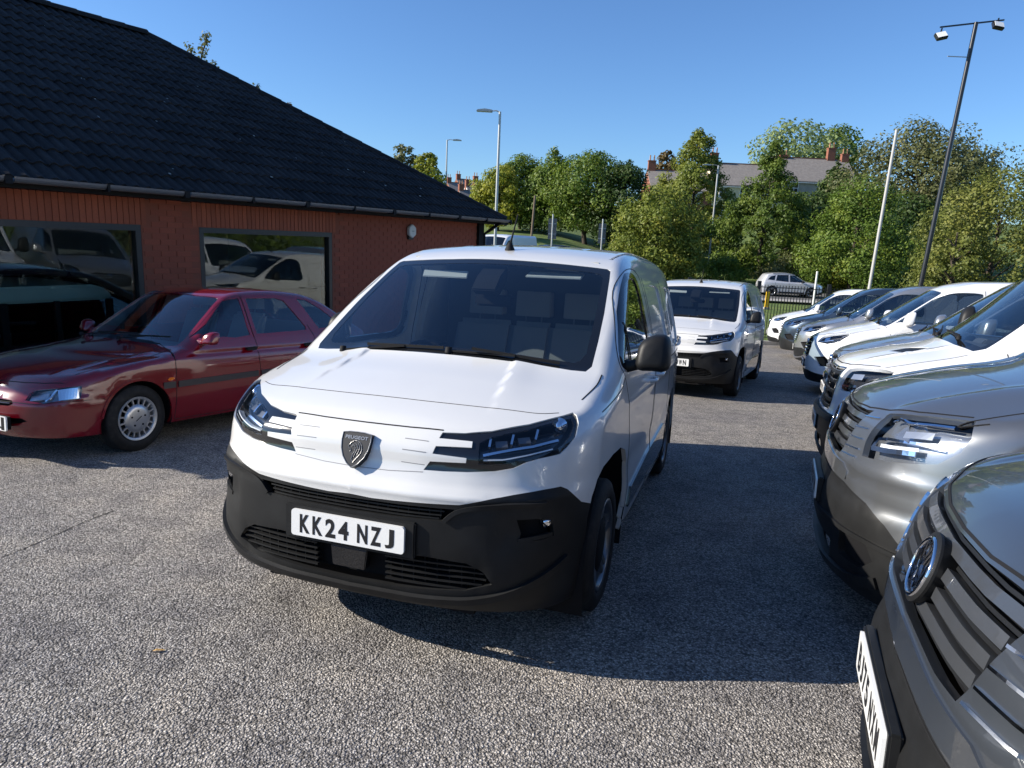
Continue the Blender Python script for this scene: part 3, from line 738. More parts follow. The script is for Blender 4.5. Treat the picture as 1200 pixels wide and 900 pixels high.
# ---------------------------------------------------------------- the small white panel van of the foreground
def make_van(M, txt, label, group):
    car = empty('panel_van', M, label=label, cat='van', group=group)
    A = lambda *p: [('f', a, b) for a, b in p]; S = lambda *p: [('s', a, b) for a, b in p]; T = lambda *p: [('t', a, b) for a, b in p]
    B = A((0, .973), (.10, .973), (.20, .973), (.342, .973), (.43, .977), (.53, .989), (.654, 1.014), (.763, 1.041))+T((.50, .808), (.60, .818), (.70, .826), (.80, .829), (.92, .825), (1.05, .82), (1.3, .80), (1.6, .765), (1.9, .745), (2.3, .735), (3.0, .73), (3.8, .715), (4.10, .67), (4.15, .5), (4.15, .25), (4.15, 0))
    c = Car(VAN, B, zb=.25, h=.022, root=car, mat=M_WHITE)
    # bumper and its openings
    c.region('H', 'bumper', A((-.02, .700), (.0, .700), (.1, .695), (.2, .698), (.465, .710), (.536, .729), (.618, .748), (.723, .765), (.809, .773), (.83, .758), (.853, .727), (.874, .688))+S((.46, .66), (.62, .55), (.62, .15), (.3, .13))+A((.5, .13), (-.02, .13)), M_BLACKP, pair=False, rim=.02)
    c.region('H', 'upper_grille', A((-.02, .684), (.2, .686), (.448, .690), (.404, .640), (.2, .634), (-.02, .632)), M_DARK, pair=False, inset=.055, rim=0)
    c.region('H', 'lower_grille', A((-.02, .474), (.15, .478), (.34, .486), (.50, .474), (.565, .44), (.60, .392), (.50, .358), (.21, .338), (-.02, .335)), M_DARK, pair=False, inset=.06, rim=0)
    c.region('H', 'fog_lamp_recess', A((.675, .655), (.742, .657), (.795, .643), (.80, .574), (.76, .566), (.685, .562), (.69, .60)), M_DARK, inset=.04, rim=0)
    # headlights with three claws
    c.region('H', 'headlight', [(0.135, 0.342, 0.966), (0.155, 0.43, 0.97), (0.198, 0.53, 0.982), (0.294, 0.654, 1.007), (0.424, 0.763, 1.034), (0.469, 0.792, 1.040), (0.459, 0.811, 1.034), (0.428, 0.83, 1.006), (0.375, 0.833, 0.959), (0.317, 0.815, 0.925), (0.28, 0.797, 0.903), (0.21, 0.732, 0.891), (0.176, 0.687, 0.877), (0.149, 0.641, 0.853), (0.123, 0.576, 0.839), (0.091, 0.474, 0.83), (0.073, 0.38, 0.825), (0.061, 0.297, 0.823), (0.069, 0.321, 0.859), (0.093, 0.464, 0.865), (0.098, 0.464, 0.884), (0.074, 0.328, 0.890), (0.088, 0.335, 0.919), (0.119, 0.476, 0.922), (0.139, 0.471, 0.940), (0.115, 0.337, 0.943)], M_GLOSSK, inset=.006, rim=.012, hh=.012)
    c.region('H', 'headlight_glass', [(0.139, 0.5, 0.945), (0.178, 0.539, 0.966), (0.27, 0.662, 0.994), (0.381, 0.756, 1.021), (0.429, 0.795, 1.026), (0.41, 0.819, 1.005), (0.36, 0.819, 0.967), (0.306, 0.802, 0.937), (0.268, 0.782, 0.918), (0.208, 0.721, 0.906), (0.17, 0.67, 0.89), (0.146, 0.63, 0.87), (0.119, 0.558, 0.862), (0.106, 0.51, 0.862)], M_LENSD, inset=.055, rim=0, hh=.012, layers=(('lens', M_LENS, .004, .004),))
    c.region('H', 'arch', S_((.42, .16), (.425, .45), (.435, .60), (.465, .69), (.52, .75), (.62, .785), (.82, .80), (1.02, .79), (1.18, .745), (1.27, .66), (1.32, .55), (1.34, .40), (1.35, .16)), void=True, smooth=False); c.circle('arch2', 3.677, .335, .425)
    # doors and side panels
    door = S((1.10, 1.135), (1.19, 1.02), (1.27, .85), (1.345, .66), (1.385, .5), (1.40, .28), (2.27, .27), (2.31, .7), (2.32, 1.2), (2.24, 1.60), (2.12, 1.685), (1.92, 1.70), (1.72, 1.662), (1.5, 1.560), (1.27, 1.398), (1.12, 1.27), (1.06, 1.19))
    c.region('H', 'door', door, M_WHITE, rim=.03, smooth=True)
    win = S((1.10, 1.235), (1.27, 1.385), (1.49, 1.55), (1.64, 1.632), (1.80, 1.672), (1.98, 1.668), (2.10, 1.61), (2.13, 1.42), (2.13, 1.19), (1.7, 1.165), (1.3, 1.16), (1.10, 1.175))
    c.region('H', 'side_window_frame', win, M_FRIT, inset=-.001, rim=.012, smooth=True)
    gl = S((1.14, 1.235), (1.29, 1.36), (1.51, 1.52), (1.65, 1.60), (1.80, 1.64), (1.95, 1.635), (2.03, 1.58), (2.055, 1.42), (2.055, 1.225), (1.7, 1.20), (1.3, 1.195), (1.14, 1.205))
    c.region('H', 'side_window', gl, M_SIDEG, inset=.006, rim=0, smooth=True)
    c.region('H', 'side_panel_recess', S((2.45, 1.20), (2.46, 1.55), (2.55, 1.61), (3.05, 1.61), (3.15, 1.54), (3.17, 1.20), (3.05, 1.14), (2.55, 1.14)), M_WHITE, inset=.012, rim=0, smooth=True)
    c.region('H', 'side_panel_recess', S((3.36, 1.20), (3.37, 1.55), (3.45, 1.61), (3.95, 1.60), (4.08, 1.54), (4.12, 1.20), (4.0, 1.14), (3.46, 1.14)), M_WHITE, inset=.012, rim=0, smooth=True)
    c.region('H', 'side_cladding', S((1.44, .36), (1.46, .47), (2.1, .52), (3.12, .55), (3.14, .36)), M_GLOSSK, inset=-.012, rim=.016)
    # top: bonnet, scuttle, windscreen
    c.region('T', 'bonnet', [(-.1, -.05), (-.1, .9), (.62, .95), (.8, 0)] and T((.795, 0), (.80, .2), (.815, .45), (.86, .68), (.885, .765), (.90, .84))+T((.8, .85), (.6, .84))+A((.76, 1.0), (.3, .94), (0, .93)), M_WHITE, pair=False, rim=.03)
    fr = T((.81, 0), (.815, .2), (.83, .45), (.865, .68), (.885, .748), (.93, .768), (1.1, .758), (1.3, .740), (1.6, .700), (1.69, .685), (1.70, .665), (1.675, .5), (1.655, .3), (1.648, 0))
    c.region('T', 'windscreen_border', fr, M_FRIT, pair=False, inset=.002, rim=.01, hh=.02)
    c.region('T', 'windscreen', T((.865, 0), (.87, .2), (.885, .45), (.92, .68), (.945, .705), (1.0, .722), (1.3, .697), (1.55, .668), (1.62, .655), (1.635, .62), (1.62, .5), (1.60, .3), (1.595, 0)), M_SCREEN, pair=False, inset=.003, rim=0, hh=.02)
    c.region('T', 'roof_panel_edge', T((1.86, .64), (2.0, .652), (3.0, .65), (4.05, .64), (4.05, .655), (3.0, .668), (2.0, .67), (1.86, .66)), M_SEAMG, inset=.012, rim=0)
    c.build()
    # seams
    sm = MB(); sg_ = MB(); stg = lambda L, w=.003, **k: c.strip('x', L, w, .0008, .004, None, merge=sg_, **k)
    st = lambda L, w=.005, **k: c.strip('x', L, w, .0012, .004, None, merge=sm, **k)
    st(A((0, .973), (.10, .973), (.20, .973), (.342, .973)), .006, across=False)
    st(T((.60, .800), (.70, .815), (.80, .825), (.90, .825)), .006, smooth=True)
    st([(.300, 0, 1.057), (0.306, 0.186, 1.053), (0.328, 0.375, 1.049), (0.361, 0.556, 1.045), (0.387, 0.669, 1.042), (0.433, 0.741, 1.042)], .003, smooth=True)
    stg(A((0, .803), (.15, .805), (.297, .815)))
    st(door, .005, smooth=True, closed=True)
    st(S((2.34, .29), (2.36, .9), (2.35, 1.5), (2.30, 1.66)), .005, smooth=True); st(S((3.27, .62), (3.30, 1.0), (3.28, 1.5), (3.24, 1.66)), .005, smooth=True)
    st(S((2.36, .29), (3.1, .29), (3.24, .55)), .005); st(S((2.33, 1.05), (3.3, 1.06), (4.2, 1.07)), .010)
    for z in (.935, .895, .845): stg(A((.20, z), (.30, z-.002)))
    st(S((1.10, 1.135), (1.0, 1.09), (.80, 1.055), (.62, 1.03)), .004, smooth=True)
    st(S((1.33, 1.19), (1.33, 1.40)), .018)
    sm.obj('panel_seams', M_SEAM, car, kind='stuff'); sg_.obj('pressed_lines', M_SEAMG, car, kind='stuff')
    # grille bars
    for z in (.672, .655, .641): c.strip('grille_bar', A((0, z), (.2, z), (.405-(.672-z)*.6, z+.003)), .006, -.012, .04, M_BLACKP, across=True)
    for k in range(9): c.strip('grille_rib', A((.03+.045*k, .634), (.03+.045*k, .686)), .003, -.02, .045, M_BLACKP)
    for i, z in enumerate((.458, .434, .410, .386, .362)):
        y1 = (.54, .565, .575, .56, .50)[i]
        c.strip('grille_bar', A((.16, z), (.3, z), (y1-.06, z-.002), (y1, z-.006)), .007, -.008, .045, M_BLACKP)
    for k in range(8): c.strip('grille_rib', A((.18+.05*k, .348+.003*k), (.18+.05*k, .472)), .003, -.02, .05, M_BLACKP)
    MB().prism([(-.075, .385), (-.085, .470), (.085, .470), (.075, .385)], .004, .05, 'yz').obj('radar_cover', M_GLOSSK, car, bevel=.004)
    c.strip('bumper_lip', A((0, .300), (.2, .302), (.4, .306), (.55, .322), (.66, .355), (.76, .405))+S((.30, .47)), .030, .016, .02, M_BLACKP, smooth=True)
    c.strip('bumper_brow', A((.408, .639), (.456, .681), (.535, .704), (.658, .719), (.772, .718)), .016, .010, .02, M_BLACKP, smooth=True)
    c.strip('bumper_blade', A((.682, .569), (.794, .583)), .016, .004, .01, M_BLACKP)
    for sg in (1, -1):
        q = VAN.pt([('f', .762, .630)])[0]; m = MB(); m.lathe([(0, .005), (.022, .0), (.026, -.02)], 16, 'x', (q[0]+.03, sg*q[1], q[2]), R=Matrix.Rotation(math.pi, 3, 'Z')); m.obj('fog_lamp', M_REFL, car)
    # headlamp interior
    for hd_sg, par in ((1, c.objs['headlight_glass'][0]), (-1, c.objs['headlight_glass'][1])):
        def both(name, L, w, out, inn, mt):
            P = c.strip(name, L, w, out, inn, mt, both=False, parent=par)[0]
            if hd_sg < 0:
                for v in P.data.vertices: v.co.y *= -1
                P.data.flip_normals()
        both('light_guide', A((.525, .901), (.60, .921), (.70, .940), (.785, .959)), .010, -.014, .03, M_REFL)
        both('light_guide', A((.53, .877), (.60, .884), (.69, .906), (.775, .926)), .005, -.014, .04, M_LED)
        for y, z0, z1 in ((.54, .935, .964), (.619, .947, .980), (.701, .965, .998)): both('running_light', A((y, z0), (y-.006, z1)), .009, -.012, .045, M_REFL)
        for y, z in ((.58, .952), (.66, .968)):
            both('lamp_module', A((y-.022, z), (y+.022, z+.004)), .03, -.03, .055, M_ALLOYD)
        q = VAN.pt([('f', .765, .992)])[0]
        m = MB(); m.lathe([(0, -.012), (.014, -.008), (.022, .004), (.028, .016), (.034, .03)], 20, 'x', (q[0]+.045, hd_sg*(q[1]-.01), q[2])); m.obj('projector', M_REFL, par)
    # badge: shield with a lion's head
    q = VAN.pt([('f', 0, .885)])[0]
    L = frame((q[0]-.012, 0, .878), (0, -1, 0), (-1, 0, .35)); k_ = .0735
    sh = [(-.98, .92), (-.5, .99), (0, 1.0), (.5, .99), (.98, .92), (1.0, .45), (.93, -.05), (.72, -.55), (.38, -.95), (0, -1.2), (-.38, -.95), (-.72, -.55), (-.93, -.05), (-1.0, .45)]
    def shield(f_, z0, z1, mt, nm, par):
        n = len(sh); V = [L @ Vector((x*k_*f_*.92, y*k_*f_*.92, z)) for z in (z0, z1) for x, y in sh]
        return mesh_obj(nm, V, [tuple(range(n, 2*n)), tuple(range(n))[::-1]]+[(i, (i+1) % n, n+(i+1) % n, n+i) for i in range(n)], mt, par)
    bd = shield(1.0, -.03, .006, M_BADGEK, 'badge', car)
    rimv = MB(); n = len(sh)
    rimv.tube([L @ Vector((x*k_*.90, y*k_*.90, .007)) for x, y in sh+sh[:1]], .0022, 6, cap=False); rimv.obj('badge_rim', M_BADGE, bd)
    text_obj('badge_lettering', 'PEUGEOT', .019, M_BADGE, bd, L @ Matrix.Translation((0, .042, .0068)), 1.25, .0003, .0006)
    lion = MB()
    for P in ([(-.38, .02), (-.46, .12), (-.36, .22), (-.30, .34), (-.12, .46), (.12, .48), (.34, .36), (.46, .16), (.50, -.08), (.42, -.30), (.26, -.52), (.12, -.70), (.02, -.86)],
              [(-.38, .02), (-.28, -.02), (-.20, -.12), (-.28, -.18), (-.22, -.26), (-.10, -.24), (-.06, -.40), (-.10, -.62), (.02, -.86)],
              [(-.22, .22), (-.08, .20), (.0, .12)], [(-.06, .34), (.14, .24), (.20, .02), (.12, -.2), (.04, -.5)], [(.16, .38), (.32, .16), (.32, -.1), (.22, -.36)], [(-.24, .10), (-.14, .13)], [(.04, .06), (.05, -.12), (-.02, -.3)]):
        lion.tube([L @ Vector((x*k_*.92, y*k_*.92-.002, .0075)) for x, y in P], .0012, 5)
    lion.obj('badge_lion', M_BADGE, bd)
    plate(car, (-.012, 0, .548), txt, w=.52)
    MB().box((.010, 0, .548), (.03, .60, .15)).obj('plate_holder', M_BLACKP, car, bevel=.006)
    # glass furniture, cabin
    wing_mirror(car, 1.20, 1.03, 1.262, M_BLACKP, .080, .085, .092, .10, fold=True)
    cabin(car, .93, 1.08, .74, 1.75, .45, 1.74, True, 2.62)
    MB().box((1.85, 0, 1.715), (.2, 1.2, .02)).obj('headlining', M_LINING, car)
    MB().box((1.64, .34, 1.615), (.012, .30, .05), Matrix.Rotation(.5, 3, 'Y')).obj('sun_visor', M_LINING, car, bevel=.004)
    MB().box((1.66, -.36, 1.635), (.10, .34, .012), Matrix.Rotation(-.3, 3, 'Y')).obj('sun_visor', M_LINING, car, bevel=.004)
    MB().prism([(1.44, 1.53), (1.54, 1.62), (1.66, 1.68), (1.64, 1.58), (1.52, 1.50)], -.07, .09).obj('mirror_housing', M_DARK, car, bevel=.01)
    MB().box((1.56, -.02, 1.47), (.03, .24, .07)).obj('rear_view_mirror', M_DARK, car, bevel=.012)
    MB().box((1.27, -.33, 1.155), (.18, .22, .004), Matrix.Rotation(-.25, 3, 'Z')).obj('paper', M_LINING, car)
    for y0, y1, y2 in ((.56, .2, -.02), (-.05, -.40, -.62)):
        a = VAN.T2P([.835], [abs(y0)])[0]; b = VAN.T2P([.838+.03*abs(y1)], [abs(y1)])[0]; d = VAN.T2P([.840+.06*abs(y2)], [abs(y2)])[0]
        wiper(car, (a[0], y0, a[2]+.004), (b[0], y1, b[2]+.010), (d[0], y2, d[2]+.012))
    q = VAN.T2P([1.86], [0])[0]
    an = MB(); an.lathe([(.034, -.01), (.030, .008), (.016, .035), (.009, .05), (0, .05)], 16, 'z', (q[0], 0, q[2])); an.tube([(q[0], 0, q[2]+.03), (q[0]+.13, 0, q[2]+.235)], [.007, .004], 8); an.obj('roof_aerial', M_SEAM, car)
    for sg in (1, -1):
        for x, z in ((2.12, 1.01), (2.50, 1.01)):
            q = VAN.pt([('s', x, z)])[0]
            h = MB(); h.tube([(x-.09, sg*(q[1]-.01), z), (x-.07, sg*(q[1]+.035), z+.004), (x+.07, sg*(q[1]+.035), z+.004), (x+.09, sg*(q[1]-.01), z)], .012, 8); h.obj('door_handle', M_WHITE, car)
    liner(car, .892, .335, .50, .60, .90); liner(car, 3.677, .335, .44, .60, .905)
    underbody(car, .45, 4.2, .62, .20, .34); underbody(car, .16, .46, .50, .21, .40); underbody(car, 1.33, 3.22, .86, .23, .33)
    MB().box((.52, 0, .60), (.70, 1.20, .5)).obj('engine_bay', M_DARK, car)
    for x in (.892, 3.677):
        for sg in (1, -1): wheel(car, x, sg*.895, .323, .323, .222, .205, 'alloy5', M_ALLOYD, sg)
    return car
# ---------------------------------------------------------------- the other vehicles
A_ = lambda *p: [('f', a, b) for a, b in p]; S_ = lambda *p: [('s', a, b) for a, b in p]; T_ = lambda *p: [('t', a, b) for a, b in p]
def lamp(c, name, poly, depth, strips, lensmat=None, hous=None):
    """glazed lamp with housing, lens and inner strips; strips: (name, pts, w, out, inn, mat)"""
    c.region('H', name, poly, hous or M_LENSD, inset=depth, rim=0, hh=.015, layers=(('lens', lensmat or M_LENS, .003, .004),))
    c.lampstrips = getattr(c, 'lampstrips', [])+[(name, strips)]
def finish_lamps(c):
    for name, strips in getattr(c, 'lampstrips', []):
        for k, par in enumerate(c.objs[name]):
            for nm, L, w, o_, i_, mt in strips:
                P = c.strip(nm, L, w, o_, i_, mt, both=False, parent=par)[0]
                if k == 1:
                    for v in P.data.vertices: v.co.y *= -1
                    P.data.flip_normals()
def seams(c, L, mt=M_SEAM, name='panel_seams'):
    m = MB()
    for p, w, kw in L: c.strip('x', p, w, .0015, .005, None, merge=m, **kw)
    m.obj(name, mt, c.root, kind='stuff')
def slats(c, L, w, out, inn, mt, name='grille_slat'):
    for pts in L: c.strip(name, pts, w, out, inn, mt, across=True)
def vw_badge(car, x, z, r, tilt=.25):
    L = frame((x, 0, z), (0, -1, 0), (-1, 0, tilt)); n = 32
    b = MB().lathe([(0, 0), (r*.98, 0), (r, -.03)], 36, 'z'); V = [L @ Vector(v) for v in b.V]; bd = mesh_obj('badge', V, b.F, M_GLOSSK, car)
    m = MB(); m.tube([L @ Vector((r*math.cos(2*math.pi*k/n), r*math.sin(2*math.pi*k/n), .004)) for k in range(n+1)], r*.085, 8, cap=False); m.obj('badge_ring', M_CHROME, bd)
    m = MB(); w = r*.15
    for P in ([(-.36, .82), (0, .06), (.36, .82)], [(-.86, .36), (-.40, -.70), (0, .10)], [(.86, .36), (.40, -.70), (0, .10)]):
        for a, b_ in zip(P[:-1], P[1:]): m.bar(L @ Vector((a[0]*r*.96, a[1]*r*.96, .005)), L @ Vector((b_[0]*r*.96, b_[1]*r*.96, .005)), w, .006, up=L.to_3x3() @ Vector((0, 0, 1)))
    m.obj('badge_letters', M_CHROME, bd)

def make_large_van(M, paint, txt, label, group, h=.045):
    car = empty('large_van', M, label=label, cat='van', group=group)
    B = A_((0, 1.045), (.2, 1.046), (.4, 1.055), (.56, 1.072), (.70, 1.095), (.85, 1.115))+T_((.56, .93), (.75, .945), (.95, .935), (1.1, .91), (1.4, .86), (1.7, .81), (1.95, .78), (2.4, .77), (4, .77), (5.6, .76), (5.75, .6), (5.76, 0))
    c = Car(CRAFTER, B, zb=.22, h=h, root=car, mat=paint)
    c.region('H', 'bumper', A_((-.02, .705), (.3, .707), (.55, .70), (.75, .66), (.86, .60), (.93, .50))+S_((.50, .44), (.66, .42), (.66, .14))+A_((.5, .14), (-.02, .14)), M_BLACKP, pair=False, rim=.03)
    c.region('H', 'bumper_trim', A_((-.02, .80), (.30, .79), (.50, .785), (.56, .755), (.56, .715), (-.02, .715)), paint, pair=False, inset=-.006, rim=.012)
    c.region('H', 'grille', A_((-.02, 1.035), (.2, 1.036), (.40, 1.043), (.47, 1.05), (.455, .96), (.43, .88), (.41, .815), (.3, .81), (-.02, .812)), M_DARK, pair=False, inset=.05, rim=0, hh=.02)
    c.region('H', 'grille_side_panel', A_((.475, 1.05), (.53, 1.062), (.585, 1.068), (.60, .96), (.615, .87), (.60, .84), (.50, .812), (.42, .812), (.44, .88), (.465, .96)), paint, inset=0, rim=.01, hh=.02)
    lamp(c, 'headlight', A_((.60, 1.062), (.72, 1.082), (.86, 1.102))+S_((.52, 1.105), (.50, 1.04), (.47, .98), (.40, .915))+A_((.88, .895), (.80, .875), (.70, .860), (.635, .855), (.62, .92)), .06,
         (('light_guide', A_((.66, .905), (.75, .915), (.86, .935)), .022, -.012, .02, M_REFL), ('light_guide', A_((.66, .905), (.68, .955), (.72, .965)), .014, -.012, .02, M_REFL), ('light_guide', A_((.72, .968), (.80, .975), (.90, .985)), .012, -.014, .02, M_REFL),
          ('light_bar', A_((.66, 1.045), (.76, 1.058), (.88, 1.075)), .012, -.010, .02, M_REFL), ('lamp_module', A_((.76, 1.012), (.86, 1.03)), .035, -.03, .03, M_ALLOY), ('lamp_strip', A_((.70, .930), (.78, .940), (.86, .955)), .016, -.02, .02, M_LED)), hous=M_LAMPIN)
    c.region('H', 'lower_intake', A_((-.02, .42), (.35, .42), (.55, .40), (.50, .30), (-.02, .30)), M_DARK, pair=False, inset=.05, rim=0)
    c.region('H', 'fog_lamp_recess', A_((.64, .50), (.80, .50), (.84, .42), (.78, .36), (.64, .37)), M_DARK, inset=.03, rim=0)
    c.circle('arch', 1.0, .36, .43); c.circle('arch2', 4.49, .36, .43)
    c.region('H', 'side_window', S_((1.35, 1.42), (1.55, 1.62), (1.85, 1.93), (2.0, 2.0), (2.35, 2.0), (2.4, 1.9), (2.4, 1.40), (1.9, 1.36), (1.4, 1.36)), M_SIDEG, inset=.004, rim=0, smooth=True)
    c.region('T', 'bonnet', A_((0, 1.0), (.5, 1.0))+[(-.2, -.05), (.92, -.05)][:0]+T_((.94, 0), (.95, .3), (.99, .6), (1.06, .85)) if False else [(-.2, -.05), (.935, -.05), (.94, .2), (.97, .5), (1.04, .86), (.9, .87), (.62, .875), (.44, .88), (.33, .95), (-.2, 1.1)], paint, pair=False, rim=.03)
    c.region('T', 'windscreen_border', T_((.955, 0), (.96, .2), (.985, .5), (1.06, .82), (1.12, .87), (1.4, .82), (1.7, .775), (1.93, .745), (1.95, .70), (1.91, .4), (1.89, 0)), M_FRIT, pair=False, inset=.003, rim=.01)
    c.region('T', 'windscreen', T_((1.02, 0), (1.025, .2), (1.05, .5), (1.11, .79), (1.18, .82), (1.4, .785), (1.7, .74), (1.86, .715), (1.87, .66), (1.84, .4), (1.82, 0)), M_SCREEN, pair=False, inset=.004, rim=0)
    c.build(rim=.03, noside=False)
    finish_lamps(c)
    # slats: four broad bars following the nose, broken by the badge
    for z in (1.005, .955, .905, .855):
        w = .030
        L = A_((.085 if abs(z-.93) < .06 else 0, z), (.2, z+.002), (.3, z+.004), (.415+(z-.855)*.25, z+.008))
        if abs(z-.93) < .06: c.strip('grille_slat', L, w, -.004, .03, M_SATD)
        else: c.strip('grille_slat', L, w, -.004, .03, M_SATD, across=True)
    for z in (1.027, .98, .93, .88, .832):
        L = A_((.085 if abs(z-.93) < .08 else 0, z), (.2, z+.002), (.3, z+.004), (.41+(z-.855)*.25, z+.008))
        if abs(z-.93) < .08: c.strip('grille_rib', L, .009, -.018, .03, M_BLACKP)
        else: c.strip('grille_rib', L, .009, -.018, .03, M_BLACKP, across=True)
    for z in (1.02, .965, .915, .865, .825): c.strip('side_panel_rib', A_((.475-(1.05-z)*.2, z), (.56, z+.008), (.592, z+.012)), .007, .006, .003, M_CHROME)
    seams(c, [(A_((0, 1.045), (.2, 1.046), (.4, 1.055), (.56, 1.072), (.70, 1.095), (.85, 1.115)), .008, {}),
              (T_((.56, .93), (.46, .89), (.60, .88), (.80, .875), (1.02, .865)), .006, dict(smooth=True)),
              (S_((1.22, 1.30), (1.30, 1.1), (1.42, .8), (1.45, .36)), .006, dict(smooth=True)), (S_((2.42, .36), (2.46, 1.2), (2.42, 2.05)), .006, dict(smooth=True)),
              (S_((3.75, .36), (3.78, 1.2), (3.72, 2.05)), .006, dict(smooth=True)), (A_((.02, .70), (.55, .695), (.75, .655)), .006, {})])
    c.strip('bumper_lip', A_((0, .50), (.3, .50), (.6, .505), (.80, .50), (.93, .48)), .02, .014, .02, M_BLACKP)
    c.strip('bumper_lip', A_((0, .27), (.4, .27), (.7, .28), (.85, .33)), .05, .016, .02, M_BLACKP)
    q = CRAFTER.pt([('f', 0, .93)])[0]; vw_badge(car, q[0]-.012, .932, .074, .3)
    m = MB(); m.lathe([(.070, -.06), (.092, .0), (.092, .006), (.079, .010)], 36, 'z'); L = frame((q[0]-.006, 0, .932), (0, -1, 0), (-1, 0, .3)); mesh_obj('badge_seat', [L @ Vector(v) for v in m.V], m.F, M_BLACKP, car)
    plate(car, (-.010, 0, .572), txt); MB().box((.008, 0, .572), (.03, .56, .135)).obj('plate_holder', M_BLACKP, car, bevel=.006)
    wing_mirror(car, 1.45, 1.19, 1.45, M_BLACKP, .09, .11, .19, .14)
    cabin(car, 1.05, 1.27, .85, 1.9, .65, 2.1, True, 2.75)
    wiper(car, (1.00, -.72, 1.37), (1.05, -.20, 1.39), (1.06, .10, 1.40), .01); wiper(car, (.98, .05, 1.36), (1.08, .45, 1.39), (1.14, .75, 1.42), .01)
    liner(car, 1.0, .36, .44, .6, .985); liner(car, 4.49, .36, .44, .6, .985)
    underbody(car, .5, 5.7, .7, .22, .45); MB().box((.60, 0, .66), (.68, 1.2, .5)).obj('engine_bay', M_DARK, car)
    for x in (1.0, 4.49):
        for sg in (1, -1): wheel(car, x, sg*.97, .345, .345, .225, .22, 'steel', M_SATIN, sg)
    return car
M_SATD = mat('grey_grille_slat', (.075, .08, .088), .32, metal=.4, coat=.6)

